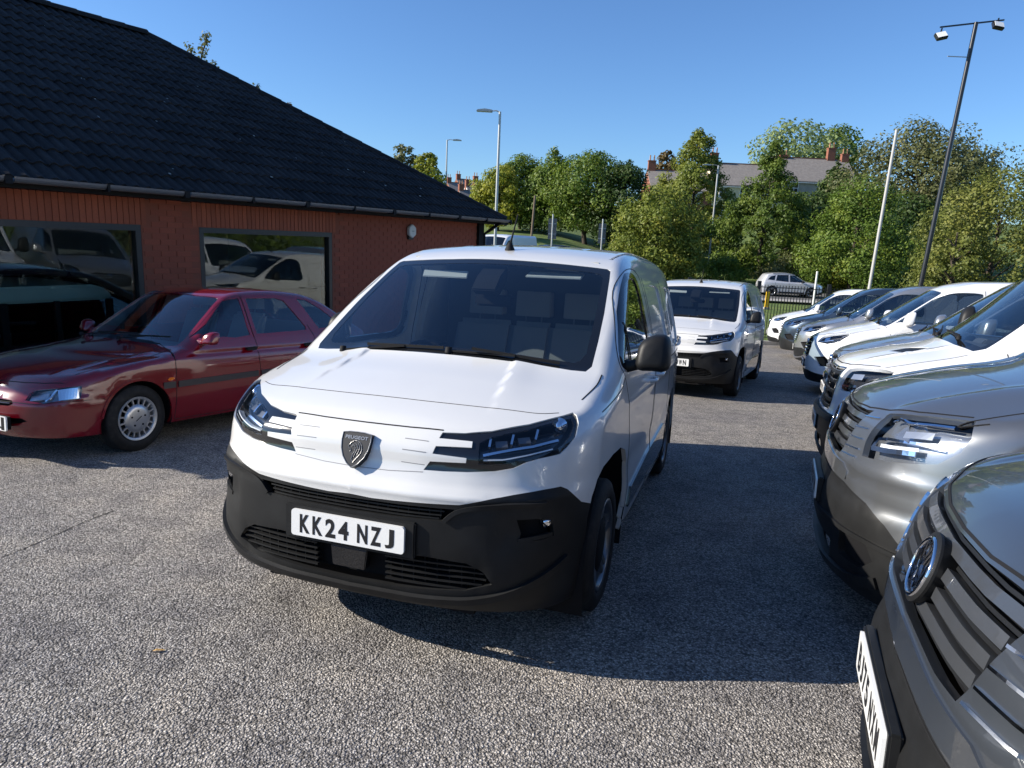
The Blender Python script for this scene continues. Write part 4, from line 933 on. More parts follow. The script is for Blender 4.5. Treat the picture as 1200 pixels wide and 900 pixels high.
def make_truck_van(M, paint, label, group):
    """white van with the tall black barred grille and a vented bonnet"""
    car = empty('large_van', M, label=label, cat='van', group=group)
    B = A_((0, 1.04), (.3, 1.042), (.5, 1.05), (.66, 1.065), (.80, 1.075))+T_((.45, .90), (.65, .925), (.9, .92), (1.05, .90), (1.35, .85), (1.65, .80), (1.9, .765), (2.4, .76), (4, .76), (5.1, .75), (5.2, .6), (5.2, 0))
    c = Car(BIGVAN, B, zb=.22, h=.05, root=car, mat=paint)
    c.region('H', 'bumper', A_((-.02, .635), (.3, .635), (.55, .63), (.75, .62), (.88, .58))+S_((.45, .50), (.62, .45), (.62, .13))+A_((-.02, .13)), M_BLACKP, pair=False, rim=.02)
    c.region('H', 'grille', A_((-.02, 1.0), (.35, 1.0), (.525, 1.01), (.535, .9), (.52, .75), (.50, .655), (.3, .65), (-.02, .65)), M_DARK, pair=False, inset=.06, rim=0)
    lamp(c, 'headlight', A_((.60, 1.02), (.72, 1.05), (.84, 1.06))+S_((.48, 1.05), (.42, .95))+A_((.85, .86), (.70, .84), (.60, .86)), .06, (('light_bar', A_((.64, .88), (.80, .90)), .02, -.01, .03, M_REFL), ('lamp_module', A_((.68, .98), (.80, .99)), .05, -.03, .03, M_ALLOY)))
    c.region('H', 'lower_intake', A_((-.02, .42), (.5, .42), (.5, .30), (-.02, .30)), M_DARK, pair=False, inset=.04, rim=0)
    c.circle('arch', .95, .35, .42); c.circle('arch2', 4.1, .35, .42)
    c.region('H', 'side_window', S_((1.30, 1.40), (1.55, 1.62), (1.85, 1.88), (2.0, 1.93), (2.3, 1.93), (2.35, 1.85), (2.35, 1.36), (1.9, 1.32), (1.35, 1.33)), M_SIDEG, inset=.004, rim=0, smooth=True)
    c.region('T', 'bonnet', [(-.2, -.05), (.875, -.05), (.88, .2), (.91, .5), (.98, .84), (.8, .87), (.55, .86), (.38, .85), (.25, .88), (-.2, 1.1)], paint, pair=False, rim=.03)
    c.region('T', 'bonnet_vent', T_((.50, .30), (.66, .24), (.78, .40), (.60, .50)), M_BLACKP, inset=.004, rim=.01)
    c.region('T', 'windscreen_border', T_((.90, 0), (.905, .2), (.93, .5), (1.0, .80), (1.07, .85), (1.35, .80), (1.65, .76), (1.86, .735), (1.88, .69), (1.84, .4), (1.82, 0)), M_FRIT, pair=False, inset=.003, rim=.01)
    c.region('T', 'windscreen', T_((.96, 0), (.965, .2), (.99, .5), (1.05, .78), (1.12, .80), (1.35, .77), (1.65, .73), (1.79, .70), (1.80, .65), (1.77, .4), (1.75, 0)), M_SCREEN, pair=False, inset=.004, rim=0)
    c.build(rim=.03); finish_lamps(c)
    for z in (.965, .885, .80, .72, .665):
        c.strip('grille_bar', A_((0, z), (.25, z), (.40, z+.005), (.50, z+.01)), .026, -.006, .04, M_BLACKP, across=True)
        c.strip('grille_bar_edge', A_((0, z+.016), (.25, z+.016), (.40, z+.021), (.50, z+.026)), .005, -.002, .02, M_SATIN, across=True)
    c.strip('grille_frame', A_((0, 1.008), (.35, 1.008), (.53, 1.018), (.542, .9), (.527, .75), (.506, .648)), .016, .004, .02, M_GLOSSK)
    mb = MB(); mb.prism([(-.10, .865), (-.11, .93), (.11, .93), (.10, .865)], .03, .06, 'yz'); mb.obj('badge', M_CHROME, car, bevel=.01)
    seams(c, [(A_((0, 1.04), (.3, 1.042), (.5, 1.05), (.66, 1.065), (.80, 1.075)), .010, {}), (T_((.42, .86), (.65, .87), (.96, .85)), .006, dict(smooth=True)), (S_((1.18, 1.25), (1.3, .9), (1.36, .36)), .006, dict(smooth=True)), (S_((2.4, .36), (2.42, 1.95)), .006, {})])
    c.strip('bumper_step', A_((0, .60), (.4, .60), (.7, .59)), .05, .02, .02, M_BLACKP, across=True)
    plate(car, (-.012, 0, .50), 'YT20 KHV'); MB().box((.01, 0, .5), (.03, .55, .13)).obj('plate_holder', M_BLACKP, car)
    wing_mirror(car, 1.35, 1.16, 1.42, M_BLACKP, .09, .11, .17, .14)
    cabin(car, 1.0, 1.24, .82, 1.8, .62, 2.0, True, 2.6)
    wiper(car, (.92, -.68, 1.335), (.97, -.20, 1.36), (.98, .10, 1.37), .01); wiper(car, (.90, .05, 1.33), (1.0, .45, 1.36), (1.06, .75, 1.39), .01)
    liner(car, .95, .35, .43, .6, .96); liner(car, 4.1, .35, .43, .6, .96); underbody(car, .5, 5.1, .7, .22, .45); MB().box((.60, 0, .66), (.64, 1.1, .5)).obj('engine_bay', M_DARK, car)
    for x in (.95, 4.1):
        for sg in (1, -1): wheel(car, x, sg*.95, .335, .335, .215, .21, 'steel', M_SATIN, sg)
    return car

def make_mid_van(M, paint, label, group, style, txt, mirror=None):
    car = empty('panel_van', M, label=label, cat='van', group=group); b = CUST; cw = T_
    B = A_((0, .975), (.2, .98), (.4, 1.0), (.55, 1.035), (.70, 1.085))+T_((.62, .83), (.8, .86), (1.0, .86), (1.15, .85), (1.4, .80), (1.7, .74), (1.9, .70), (2.3, .68), (3.2, .68), (4.0, .66), (4.12, .5), (4.13, 0))
    c = Car(b, B, zb=.22, h=.05, root=car, mat=paint)
    low = .56 if style != 'bars' else .50
    if style != 'white': c.region('H', 'bumper', A_((-.02, low), (.4, low), (.7, .52), (.85, .45))+S_((.55, .36), (.55, .13))+A_((-.02, .13)), M_BLACKP, pair=False, rim=.02)
    else: c.region('H', 'bumper', A_((-.02, .40), (.5, .40), (.8, .36), (.88, .30))+S_((.55, .26), (.55, .13))+A_((-.02, .13)), M_BLACKP, pair=False, rim=.02)
    lamp(c, 'headlight', [(0.18, .60, .875), (0.222, 0.60, 0.95), (0.26, 0.60, 0.985), (0.40, 0.66, 1.05), (.52, .74, 1.10), (0.78, 0.86, 1.165), (0.70, 0.88, 1.11), (0.577, 0.90, 1.02), (0.451, 0.877, 0.91), (0.30, 0.80, 0.875)], .07,
         (('light_guide', A_((.64, .90), (.72, .91), (.82, .95)), .014, -.015, .03, M_REFL), ('lamp_module', A_((.68, .96), (.74, .98)), .07, -.03, .03, M_REFL), ('light_bar', S_((.50, 1.02), (.62, 1.08)), .03, -.03, .03, M_ALLOY)))
    if style == 'hex': c.region('H', 'grille', A_((-.02, .92), (.30, .93), (.42, .90), (.50, .80), (.46, .66), (.38, .62), (-.02, .61)), M_DARK, pair=False, inset=.05, rim=0)
    elif style == 'white': c.region('H', 'grille', A_((-.02, .93), (.36, .945), (.47, .90), (.53, .80), (.50, .68), (.40, .64), (-.02, .63)), M_DARK, pair=False, inset=.05, rim=0)
    else: c.region('H', 'grille', A_((-.02, .94), (.40, .95), (.52, .90), (.50, .72), (.44, .64), (-.02, .64)), M_DARK, pair=False, inset=.05, rim=0)
    c.region('H', 'fog_lamp_recess', [(0.132, 0.656, 0.64), (0.29, 0.80, 0.67), (.36, .86, .60), (0.381, 0.871, 0.508), (0.219, 0.755, 0.50)], M_DARK, inset=.03, rim=0)
    c.circle('arch', .93, .35, .40); c.circle('arch2', 3.75, .35, .40)
    c.region('H', 'side_window', S_((1.18, 1.33), (1.45, 1.50), (1.80, 1.71), (2.0, 1.79), (2.35, 1.80), (2.40, 1.72), (2.40, 1.33), (1.9, 1.29), (1.25, 1.28)), M_SIDEG, inset=.004, rim=0, smooth=True)
    if style in ('white', 'car'): c.region('H', 'side_window', S_((2.50, 1.32), (2.50, 1.78), (3.4, 1.76), (3.5, 1.68), (3.5, 1.32)), M_SIDEG, inset=.004, rim=0, smooth=True)
    c.region('T', 'bonnet', [(-.2, -.05), (.99, -.05), (1.0, .2), (1.02, .5), (1.08, .80), (.9, .815), (.7, .80), (.5, .80), (.35, .90), (-.2, 1.1)], paint, pair=False, rim=.03)
    c.region('T', 'windscreen_border', T_((1.01, 0), (1.02, .2), (1.04, .5), (1.11, .77), (1.18, .79), (1.4, .755), (1.7, .70), (1.85, .665), (1.87, .62), (1.84, .4), (1.82, 0)), M_FRIT, pair=False, inset=.003, rim=.01)
    c.region('T', 'windscreen', T_((1.06, 0), (1.07, .2), (1.09, .5), (1.15, .745), (1.22, .75), (1.4, .72), (1.7, .665), (1.79, .635), (1.80, .59), (1.77, .4), (1.75, 0)), M_SCREEN, pair=False, inset=.004, rim=0)
    c.build(rim=.03); finish_lamps(c)
    if style == 'bars':
        for z in (.92, .875, .83, .785, .74, .695, .655): c.strip('grille_bar', A_((0, z), (.25, z), (.38, z), (.46, z)), .02, .002, .04, M_CHROME, across=True)
    else:
        for z in (.88, .82, .76, .70): c.strip('grille_bar', A_((0, z), (.25, z), (.36, z), (.42, z)), .014, -.006, .04, M_GLOSSK if style != 'hex' else M_SATIN, across=True)
        c.strip('grille_surround', A_((0, .935), (.33, .948), (.46, .905), (.52, .80), (.49, .67), (.39, .63), (0, .62)), .016, .004, .02, M_SATIN if style != 'white' else M_GLOSSK)
    if style == 'bars':
        c.strip('bumper_blade', A_((0, .28), (.4, .28), (.7, .32), (.86, .46)), .03, .012, .02, M_SATIN)
    MB().lathe([(0, -.012), (.05, -.010), (.055, .02)], 24, 'x', (.045, 0, .86)).obj('badge', M_CHROME, car)
    seams(c, [(A_((0, .975), (.2, .98), (.4, 1.0), (.55, 1.035), (.70, 1.085)), .010, {}), (T_((.62, .83), (.8, .845), (1.05, .83)), .006, dict(smooth=True)), (S_((1.12, 1.22), (1.25, .9), (1.34, .36)), .006, dict(smooth=True)), (S_((2.44, .36), (2.46, 1.2), (2.42, 1.84)), .006, dict(smooth=True))])
    plate(car, (-.012, 0, .50), txt); MB().box((.01, 0, .5), (.03, .55, .13)).obj('plate_holder', M_BLACKP, car)
    wing_mirror(car, 1.42, 1.11, 1.36, mirror or paint, .09, .11, .11, .12)
    cabin(car, 1.1, 1.17, .78, 1.85, .5, 1.85, True, 2.65 if style != 'white' else None)
    wiper(car, (1.02, -.65, 1.26), (1.10, -.15, 1.32), (1.10, .10, 1.325), .01); wiper(car, (1.0, .05, 1.27), (1.12, .42, 1.31), (1.18, .68, 1.33), .01)
    liner(car, .93, .35, .41, .6, .95); liner(car, 3.75, .35, .41, .6, .95); underbody(car, .5, 4.2, .66, .22, .38); MB().box((.60, 0, .62), (.60, 1.1, .45)).obj('engine_bay', M_DARK, car)
    for x in (.93, 3.75):
        for sg in (1, -1): wheel(car, x, sg*.93, .33, .33, .215, .21, 'alloy5', M_ALLOY, sg)
    return car

def make_escort(M, txt, label):
    car = empty('hatchback_car', M, label=label, cat='car'); b = ESCORT
    B = A_((0, .625), (.25, .625), (.45, .63), (.58, .633))+[tuple(x) for x in []]
    B = A_((0, .622), (.25, .622), (.45, .625), (.60, .628), (.70, .633), (.76, .64))+T_((.45, .77), (.7, .78), (.95, .775), (1.15, .755), (1.35, .70), (1.6, .64), (1.85, .585), (2.1, .56), (2.6, .555), (2.95, .56), (3.25, .60), (3.5, .635), (3.8, .665), (3.95, .66), (4.0, .5), (4.03, 0))
    c = Car(b, B, zb=.20, h=.03, root=car, mat=M_BURG)
    win = M_SIDEG
    c.region('H', 'upper_grille', A_((-.02, .50), (.25, .50), (.44, .495), (.46, .470), (.42, .452), (.25, .448), (-.02, .448)), M_DARK, pair=False, inset=.04, rim=0)
    c.region('H', 'lower_grille', A_((-.02, .355), (.3, .357), (.52, .362), (.56, .340), (.50, .318), (.3, .300), (-.02, .295)), M_DARK, pair=False, inset=.04, rim=0)
    lamp(c, 'headlight', [(0.085, 0.53, 0.488), (0.107, 0.533, 0.546), (0.128, 0.559, 0.573), (0.228, 0.693, 0.594), (0.358, 0.775, 0.608), (0.359, 0.782, 0.574), (0.333, 0.79, 0.505), (0.132, 0.664, 0.484)], .05,
         (('reflector', A_((.70, .545), (.775, .555)), .085, -.028, .02, M_REFL), ('reflector', A_((.55, .525), (.655, .54)), .05, -.034, .02, M_ALLOY), ('reflector', A_((.66, .50), (.685, .585)), .012, -.015, .03, M_REFL)), hous=M_LAMPIN)
    c.region('H', 'front_indicator_trim', [(0.372, 0.79, 0.540), (0.472, 0.82, 0.597), (.47, .82, .580), (0.375, 0.79, 0.522)], M_BURG, inset=-.002, rim=.004)
    c.region('H', 'side_repeater', [(1.07, .845, .595), (1.09, .845, .610), (1.13, .845, .612), (1.145, .845, .600), (1.12, .845, .587), (1.085, .845, .585)], M_AMBER, inset=-.006, rim=.008)
    c.circle('arch', .80, .30, .318); c.circle('arch2', 3.32, .30, .318)
    w1 = S_((1.42, .93), (1.62, 1.06), (1.80, 1.20), (1.91, 1.275), (2.0, 1.295), (2.09, 1.30), (2.08, .945), (1.9, .925))
    w2 = S_((2.17, .95), (2.18, 1.30), (2.60, 1.305), (2.70, 1.28), (2.90, 1.0), (2.88, .965))
    c.region('H', 'side_window_frame', S_((1.36, .905), (1.60, 1.08), (1.78, 1.215), (1.90, 1.298), (2.02, 1.32), (2.125, 1.325), (2.125, .92), (1.9, .90)), M_BURG, rim=.01, inset=.002)
    c.region('H', 'side_window', w1, win, inset=.006, rim=0); c.region('H', 'side_window', w2, win, inset=.006, rim=0)
    c.region('H', 'side_window', S_((2.90, 1.30), (3.05, 1.285), (3.22, 1.20), (3.42, 1.06), (3.46, .985), (3.10, .975)), win, inset=.004, rim=0)
    c.region('H', 'tail_light', S_((3.98, .62), (3.96, .82))+[('r', .80, .82), ('r', .50, .80), ('r', .50, .66), ('r', .80, .62)], M_RED, inset=.0, rim=.01)
    c.region('T', 'bonnet', [(-.2, -.05), (1.15, -.05), (1.16, .3), (1.22, .60), (1.25, .68), (1.0, .715), (.6, .72), (.35, .70), (.2, .70), (-.2, .9)], M_BURG, pair=False, rim=.02)
    c.region('T', 'windscreen', T_((1.19, 0), (1.20, .3), (1.26, .58), (1.31, .655), (1.38, .665), (1.6, .605), (1.80, .555), (1.90, .53), (1.91, .48), (1.875, .3), (1.86, 0)), M_SCREEN, pair=False, inset=.004, rim=0)
    c.region('T', 'rear_screen', T_((3.22, 0), (3.22, .4), (3.24, .52), (3.45, .585), (3.75, .62), (3.80, .60), (3.82, .4), (3.83, 0)), M_SCREEN, pair=False, inset=.004, rim=0)
    c.build(rim=.02); finish_lamps(c)
    seams(c, [(A_((0, .622), (.25, .622), (.45, .625), (.60, .628), (.70, .633)), .006, {}), (T_((.36, .70), (.6, .72), (1.0, .715), (1.24, .68)), .004, dict(smooth=True)),
              (S_((1.27, .88), (1.17, .78), (1.165, .55), (1.155, .23)), .006, dict(smooth=True)), (S_((2.125, 1.32), (2.12, .92), (2.14, .6), (2.13, .23)), .006, {}), (S_((2.93, 1.02), (2.98, .85), (2.92, .62), (2.98, .50)), .006, dict(smooth=True)),
              (S_((1.16, .225), (2.9, .225)), .006, {}), (A_((.30, .482), (.62, .476), (.78, .49))+S_((.50, .497),), .004, {})])
    c.strip('rubbing_strip', S_((1.03, .545), (1.15, .545)), .055, .010, .01, M_BURGTRIM); c.strip('rubbing_strip', S_((1.18, .545), (2.11, .56)), .055, .010, .01, M_BURGTRIM); c.strip('rubbing_strip', S_((2.15, .56), (2.93, .57)), .055, .010, .01, M_BURGTRIM)
    c.strip('arch_lip', [('s', .80+.322*math.cos(t), .30+.322*math.sin(t)) for t in np.linspace(.1, math.pi-.1, 24)], .022, .008, .01, M_BURG)
    c.strip('arch_lip', [('s', 3.32+.322*math.cos(t), .30+.322*math.sin(t)) for t in np.linspace(.1, math.pi-.1, 24)], .022, .008, .01, M_BURG)
    c.strip('grille_bar', A_((0, .475), (.25, .475), (.42, .474)), .006, -.01, .03, M_BURG, across=True)
    c.strip('body_crease', S_((.50, .655), (.8, .70), (1.15, .745), (2.1, .80), (2.9, .83)), .004, .003, .006, M_BURG)
    MB().lathe([(0, -.008), (.04, -.006), (.045, .01)], 24, 'x', (.0, 0, .475)).obj('badge', M_CHROME, car)
    plate(car, (-.055, -.23, .325), txt, pitch=0, yaw=.03); MB().box((-.03, -.22, .325), (.05, .5, .10)).obj('plate_holder', M_DARK, car)
    wing_mirror(car, 1.50, .90, .945, M_BURG, .07, .075, .058, .06)
    cabin(car, 1.26, .84, .64, 1.75, .28, 1.28, True, None)
    MB().prism([(2.75, .45), (2.72, .62), (3.15, .62), (3.3, .45)], -.6, .6).obj('rear_bench', M_SEAT, car, bevel=.03); MB().prism([(3.05, .6), (3.22, 1.02), (3.30, 1.02), (3.2, .6)], -.6, .6).obj('rear_backrest', M_SEAT, car, bevel=.02)
    for y0, y1, y2 in ((.50, .10, -.15), (-.05, -.35, -.60)): wiper(car, (1.17, y0, .895), (1.27, y1, .935), (1.30, y2, .945), .008)
    for x in (2.03, 2.84):
        for sg in (1, -1): MB().prism([(x-.07, .795), (x-.075, .83), (x+.06, .835), (x+.065, .80)], sg*.835, sg*.86).obj('door_handle', M_SEAM, car, bevel=.008)
    MB().box((1.25, 0, 1.0), (.012, .05, .05)).obj('rear_view_mirror', M_DARK, car)
    liner(car, .80, .30, .325, .5, .83); liner(car, 3.32, .30, .325, .5, .83); underbody(car, .35, 3.9, .55, .17, .28); MB().box((.55, 0, .42), (.75, 1.0, .25)).obj('engine_bay', M_DARK, car)
    for sg in (1, -1):
        wheel(car, .80, sg*.825, .285, .285, .183, .175, 'cover', M_ALLOY, sg, steer=.06); wheel(car, 3.323, sg*.82, .285, .285, .183, .175, 'cover', M_ALLOY, sg)
    return car
# ---------------------------------------------------------------- ground
def node_mat(name):
    m = bpy.data.materials.new(name); m.use_nodes = True; return m, m.node_tree.nodes, m.node_tree.links, m.node_tree.nodes['Principled BSDF']
def ramp(n, stops):
    r = n.new('ShaderNodeValToRGB'); e = r.color_ramp.elements
    while len(e) < len(stops): e.new(.5)
    for i, (p, c) in enumerate(stops): e[i].position = p; e[i].color = (*c, 1)
    return r
def asphalt():
    m, n, l, b = node_mat('worn_tarmac'); tc = n.new('ShaderNodeTexCoord')
    v = n.new('ShaderNodeTexVoronoi'); v.inputs['Scale'].default_value = 108; v.inputs['Randomness'].default_value = 1
    v2 = n.new('ShaderNodeTexVoronoi'); v2.inputs['Scale'].default_value = 210
    w = n.new('ShaderNodeTexNoise'); w.inputs['Scale'].default_value = 30; w.inputs['Detail'].default_value = 4
    big = n.new('ShaderNodeTexNoise'); big.inputs['Scale'].default_value = .55; big.inputs['Detail'].default_value = 7; big.inputs['Roughness'].default_value = .6
    mid = n.new('ShaderNodeTexNoise'); mid.inputs['Scale'].default_value = 4.5; mid.inputs['Detail'].default_value = 5
    mo = n.new('ShaderNodeMapping'); mo.inputs['Scale'].default_value = (1, 1, 1)
    l.new(tc.outputs['Object'], mo.inputs[0])
    for t in (v, v2, w, big, mid): l.new(mo.outputs[0], t.inputs['Vector'])
    chip = ramp(n, [(0, (.13, .121, .113)), (.28, (.285, .268, .252)), (.58, (.42, .396, .372)), (.84, (.52, .492, .465)), (1, (.70, .67, .63))])
    sep = n.new('ShaderNodeSeparateColor'); l.new(v.outputs['Color'], sep.inputs[0]); l.new(sep.outputs[0], chip.inputs[0])
    # dark binder between the chips
    bd = n.new('ShaderNodeMapRange'); bd.inputs[1].default_value = .34; bd.inputs[2].default_value = .62; bd.inputs[3].default_value = 1; bd.inputs[4].default_value = .50
    l.new(v.outputs['Distance'], bd.inputs[0])
    mul = n.new('ShaderNodeMix'); mul.data_type = 'RGBA'; mul.blend_type = 'MULTIPLY'; mul.inputs[0].default_value = 1; l.new(chip.outputs[0], mul.inputs[6]); l.new(bd.outputs[0], mul.inputs[7])
    patch = ramp(n, [(.30, (.78, .78, .82)), (.48, (1.0, .99, .98)), (.60, (1.16, 1.13, 1.08)), (.72, (1.36, 1.30, 1.22))]); l.new(big.outputs[0], patch.inputs[0])
    m2 = n.new('ShaderNodeMix'); m2.data_type = 'RGBA'; m2.blend_type = 'MULTIPLY'; m2.inputs[0].default_value = 1; l.new(mul.outputs[2], m2.inputs[6]); l.new(patch.outputs[0], m2.inputs[7])
    st = ramp(n, [(.36, (.72, .72, .74)), (.5, (1, 1, 1)), (.7, (1.1, 1.08, 1.05))]); l.new(mid.outputs[0], st.inputs[0])
    m3 = n.new('ShaderNodeMix'); m3.data_type = 'RGBA'; m3.blend_type = 'MULTIPLY'; m3.inputs[0].default_value = .8; l.new(m2.outputs[2], m3.inputs[6]); l.new(st.outputs[0], m3.inputs[7])
    l.new(m3.outputs[2], b.inputs['Base Color']); b.inputs['Roughness'].default_value = .8; b.inputs['Specular IOR Level'].default_value = .3
    h = n.new('ShaderNodeMath'); h.operation = 'MULTIPLY_ADD'; h.inputs[1].default_value = -1.; h.inputs[2].default_value = 1; l.new(v.outputs['Distance'], h.inputs[0])
    h2 = n.new('ShaderNodeMath'); h2.operation = 'MULTIPLY_ADD'; h2.inputs[1].default_value = .9; l.new(sep.outputs[1], h2.inputs[0]); l.new(h.outputs[0], h2.inputs[2])
    h3 = n.new('ShaderNodeMath'); h3.operation = 'MULTIPLY_ADD'; h3.inputs[1].default_value = -.35; l.new(v2.outputs['Distance'], h3.inputs[0]); l.new(h2.outputs[0], h3.inputs[2])
    bp = n.new('ShaderNodeBump'); bp.inputs['Strength'].default_value = 1.0; bp.inputs['Distance'].default_value = .0115; l.new(h3.outputs[0], bp.inputs['Height']); l.new(bp.outputs[0], b.inputs['Normal'])
    return m
def grassmat():
    m, n, l, b = node_mat('lawn_grass'); tc = n.new('ShaderNodeTexCoord'); t = n.new('ShaderNodeTexNoise'); t.inputs['Scale'].default_value = .45; t.inputs['Detail'].default_value = 9; t.inputs['Roughness'].default_value = .75
    l.new(tc.outputs['Object'], t.inputs['Vector']); r = ramp(n, [(.3, (.035, .06, .012)), (.5, (.10, .155, .028)), (.7, (.20, .22, .05))]); l.new(t.outputs[0], r.inputs[0]); l.new(r.outputs[0], b.inputs['Base Color']); b.inputs['Roughness'].default_value = .95
    t2 = n.new('ShaderNodeTexNoise'); t2.inputs['Scale'].default_value = 9; t2.inputs['Detail'].default_value = 3; l.new(tc.outputs['Object'], t2.inputs['Vector'])
    bp = n.new('ShaderNodeBump'); bp.inputs['Strength'].default_value = .7; bp.inputs['Distance'].default_value = .12; l.new(t2.outputs[0], bp.inputs['Height']); l.new(bp.outputs[0], b.inputs['Normal']); return m
M_TARMAC = asphalt(); M_GRASS = grassmat()
M_ROAD = mat('road_asphalt', (.10, .10, .10), .85, noise=(3, (.16, .155, .15), .4, .7)); M_CONC = mat('pale_concrete', (.38, .36, .33), .85, noise=(6, (.27, .26, .24), .45, .7), bump=(40, .4, .004))
def park_z(x, y): return .004-(.00544*(x+.008)+.06705*(y+.104))/.99773
def ground_z(x, y):
    x = np.asarray(x, float); y = np.asarray(y, float)
    yc = np.clip(y, -60, 26.5); p = park_z(np.clip(x, -80, 80), yc)
    base = np.interp(y, [26.5, 34, 46, 52, 80, 110, 160, 300, 1400], [0, .03, .20, .30, 3.2, 8.4, 12, 16, 30])
    left = (1-sstep(2, 14, x))*np.interp(y, [26.5, 34, 45, 60, 80, 110, 400], [0, 1.3, 1.3, 2.2, 1.6, -.9, -3])
    return p+np.where(y > 26.5, base+left, 0)
xs = np.concatenate([[-900, -500, -250, -120, -80, -60], np.arange(-48, 80, 2.), [80, 100, 130, 200, 400, 700, 1100]]); ys = np.concatenate([[-600, -200, -80, -40, -20, -8, 0, 8, 16, 22], np.arange(24, 120, 2.), [120, 140, 170, 220, 300, 450, 800, 1400]])
gx, gy = np.meshgrid(xs, ys); gz = ground_z(gx, gy)-.06
mesh_obj('ground', np.stack([gx, gy, gz], -1).reshape(-1, 3), [(j*len(xs)+i, j*len(xs)+i+1, (j+1)*len(xs)+i+1, (j+1)*len(xs)+i) for j in range(len(ys)-1) for i in range(len(xs)-1)], M_GRASS, smooth=True, kind='structure')
mesh_obj('car_park', [(-34, -30, 0), (30, -30, 0), (30, 23.7, 0), (-34, 23.7, 0)], [(0, 1, 2, 3)], M_TARMAC, M=PARK, kind='structure')
for k in range(24):
    x0 = -14+k*1.83
    MB().box((x0+.915, 23.80, .05), (1.815, .15, .15)).obj('kerb' if k == 0 else 'kerb', M_CONC, None, PARK, bevel=.015, kind='structure')
# verge path behind the kerb
mesh_obj('path', [(-34, 23.88, .07), (30, 23.88, .07), (30, 25.0, .07), (-34, 25.0, .07)], [(0, 1, 2, 3)], M_CONC, M=PARK, kind='structure')
def ribbon(name, y0, y1, mt, dz, x0=-20, x1=80):
    X = np.arange(x0, x1+.1, 2.); V = []
    for x in X: V += [(x, y0, ground_z(x, y0)-.06+dz), (x, y1, ground_z(x, y1)-.06+dz)]
    mesh_obj(name, V, [(2*i, 2*i+2, 2*i+3, 2*i+1) for i in range(len(X)-1)], mt, smooth=True, kind='structure')
ribbon('road', 46, 53, M_ROAD, .08, 5); ribbon('pavement', 44.2, 45.9, M_CONC, .16, 5)
# crack in the tarmac and a fallen leaf
def park_strip(name, pts, w, mt, **k):
    P = smooth_path(np.array([(x, y, .003) for x, y in pts]), n=6); r = random.Random(3); V = []; F = []
    for i, p in enumerate(P):
        d = P[min(i+1, len(P)-1)]-P[max(i-1, 0)]; d /= np.linalg.norm(d); s = np.array([-d[1], d[0], 0])*w*r.uniform(.4, 1.3)/2
        V += [p-s, p+s]
    return mesh_obj(name, V, [(2*i, 2*i+2, 2*i+3, 2*i+1) for i in range(len(P)-1)], mt, M=PARK, **k)
park_strip('tarmac_crack', [(-2.72, 3.30), (-2.66, 3.47), (-2.62, 3.66), (-2.59, 3.88), (-2.57, 4.05), (-2.52, 4.26)], .007, M_DARK, kind='structure')
lf = MB(); lf.add([(0, 0, .006), (.018, .010, .012), (.045, .008, .008), (.060, 0, .004), (.045, -.009, .010), (.016, -.010, .013)], [(0, 1, 2, 3, 4, 5)])
lf.obj('fallen_leaf', mat('yellow_leaf', (.55, .33, .10), .7), None, PARK @ Matrix.Translation((-1.42, 2.64, 0)) @ Matrix.Rotation(.3, 4, 'Z') @ Matrix.Scale(.85, 4), label='small yellow leaf lying on the tarmac left of the foreground van', cat='leaf')


# ---------------------------------------------------------------- brick showroom
U = Vector((.5, .866, 0)); NI = Vector((-.866, .5, 0)); BP = Vector((-.577, 15.63, 0))+NI*.35
BLD = Matrix(((U[0], NI[0], 0, BP[0]), (U[1], NI[1], 0, BP[1]), (0, 0, 1, 0), (0, 0, 0, 1)))   # x along the front wall (0 = far corner), y into the building
M_BRICK = mat('red_brick', (.31, .073, .035), .8, noise=(45, (.26, .060, .030), .4, .7), var=.10, bump=(120, .5, .003))
M_BRICK2 = mat('orange_red_brick', (.35, .088, .039), .8, noise=(45, (.29, .072, .034), .4, .7), var=.14, bump=(120, .5, .003))
M_MORTAR = mat('dark_mortar', (.25, .075, .042), .95)
M_TILE = mat('charcoal_roof_tile', (.016, .015, .0155), .7, spec=.2, noise=(7, (.030, .028, .027), .42, .72), var=.35, bump=(160, .4, .002))
M_GUTTER = mat('grey_gutter_plastic', (.13, .13, .135), .35)
M_FRAMEW = mat('black_window_frame', (.018, .016, .016), .4)
M_SHOWG = glass('showroom_glass', (.78, .84, .82), 1.45, boost=1.15, blend=.0)
M_ROOM = mat('showroom_wall', (.55, .55, .55), .8); M_ROOMF = mat('showroom_floor', (.35, .34, .33), .3)
bld = empty('showroom_building', BLD, label='single storey red brick showroom with hipped black tiled roof', cat='building')
XL, DEP, ZE, ZB = -12.0, 9.2, 1.95, -2.2
WINS = [(-11.5, -7.88, -.62, 1.52), (-7.05, -4.53, -.72, 1.52)]
# inner leaf with the window openings
wl_ = MB()
def wseg(x0, x1, z0, z1, y0=.0, y1=.28): wl_.box(((x0+x1)/2, (y0+y1)/2, (z0+z1)/2), (x1-x0, y1-y0, z1-z0))
wseg(XL, WINS[0][0], ZB, 1.84); wseg(WINS[0][1], WINS[1][0], ZB, 1.84); wseg(WINS[1][1], 0, ZB, 1.84)
for a, b, z0, z1 in WINS: wseg(a, b, ZB, z0); wseg(a, b, z1, 1.84)
wl_.box((-.14, DEP/2+.14, (ZB+1.84)/2), (.28, DEP-.28, 1.84-ZB)); wl_.box((XL/2, DEP-.14, (ZB+1.84)/2), (-XL, .27, 1.84-ZB)); wl_.box((XL-.14, DEP/2, (ZB+1.84)/2), (.27, DEP, 1.84-ZB))
wall = wl_.obj('wall', M_MORTAR, bld)
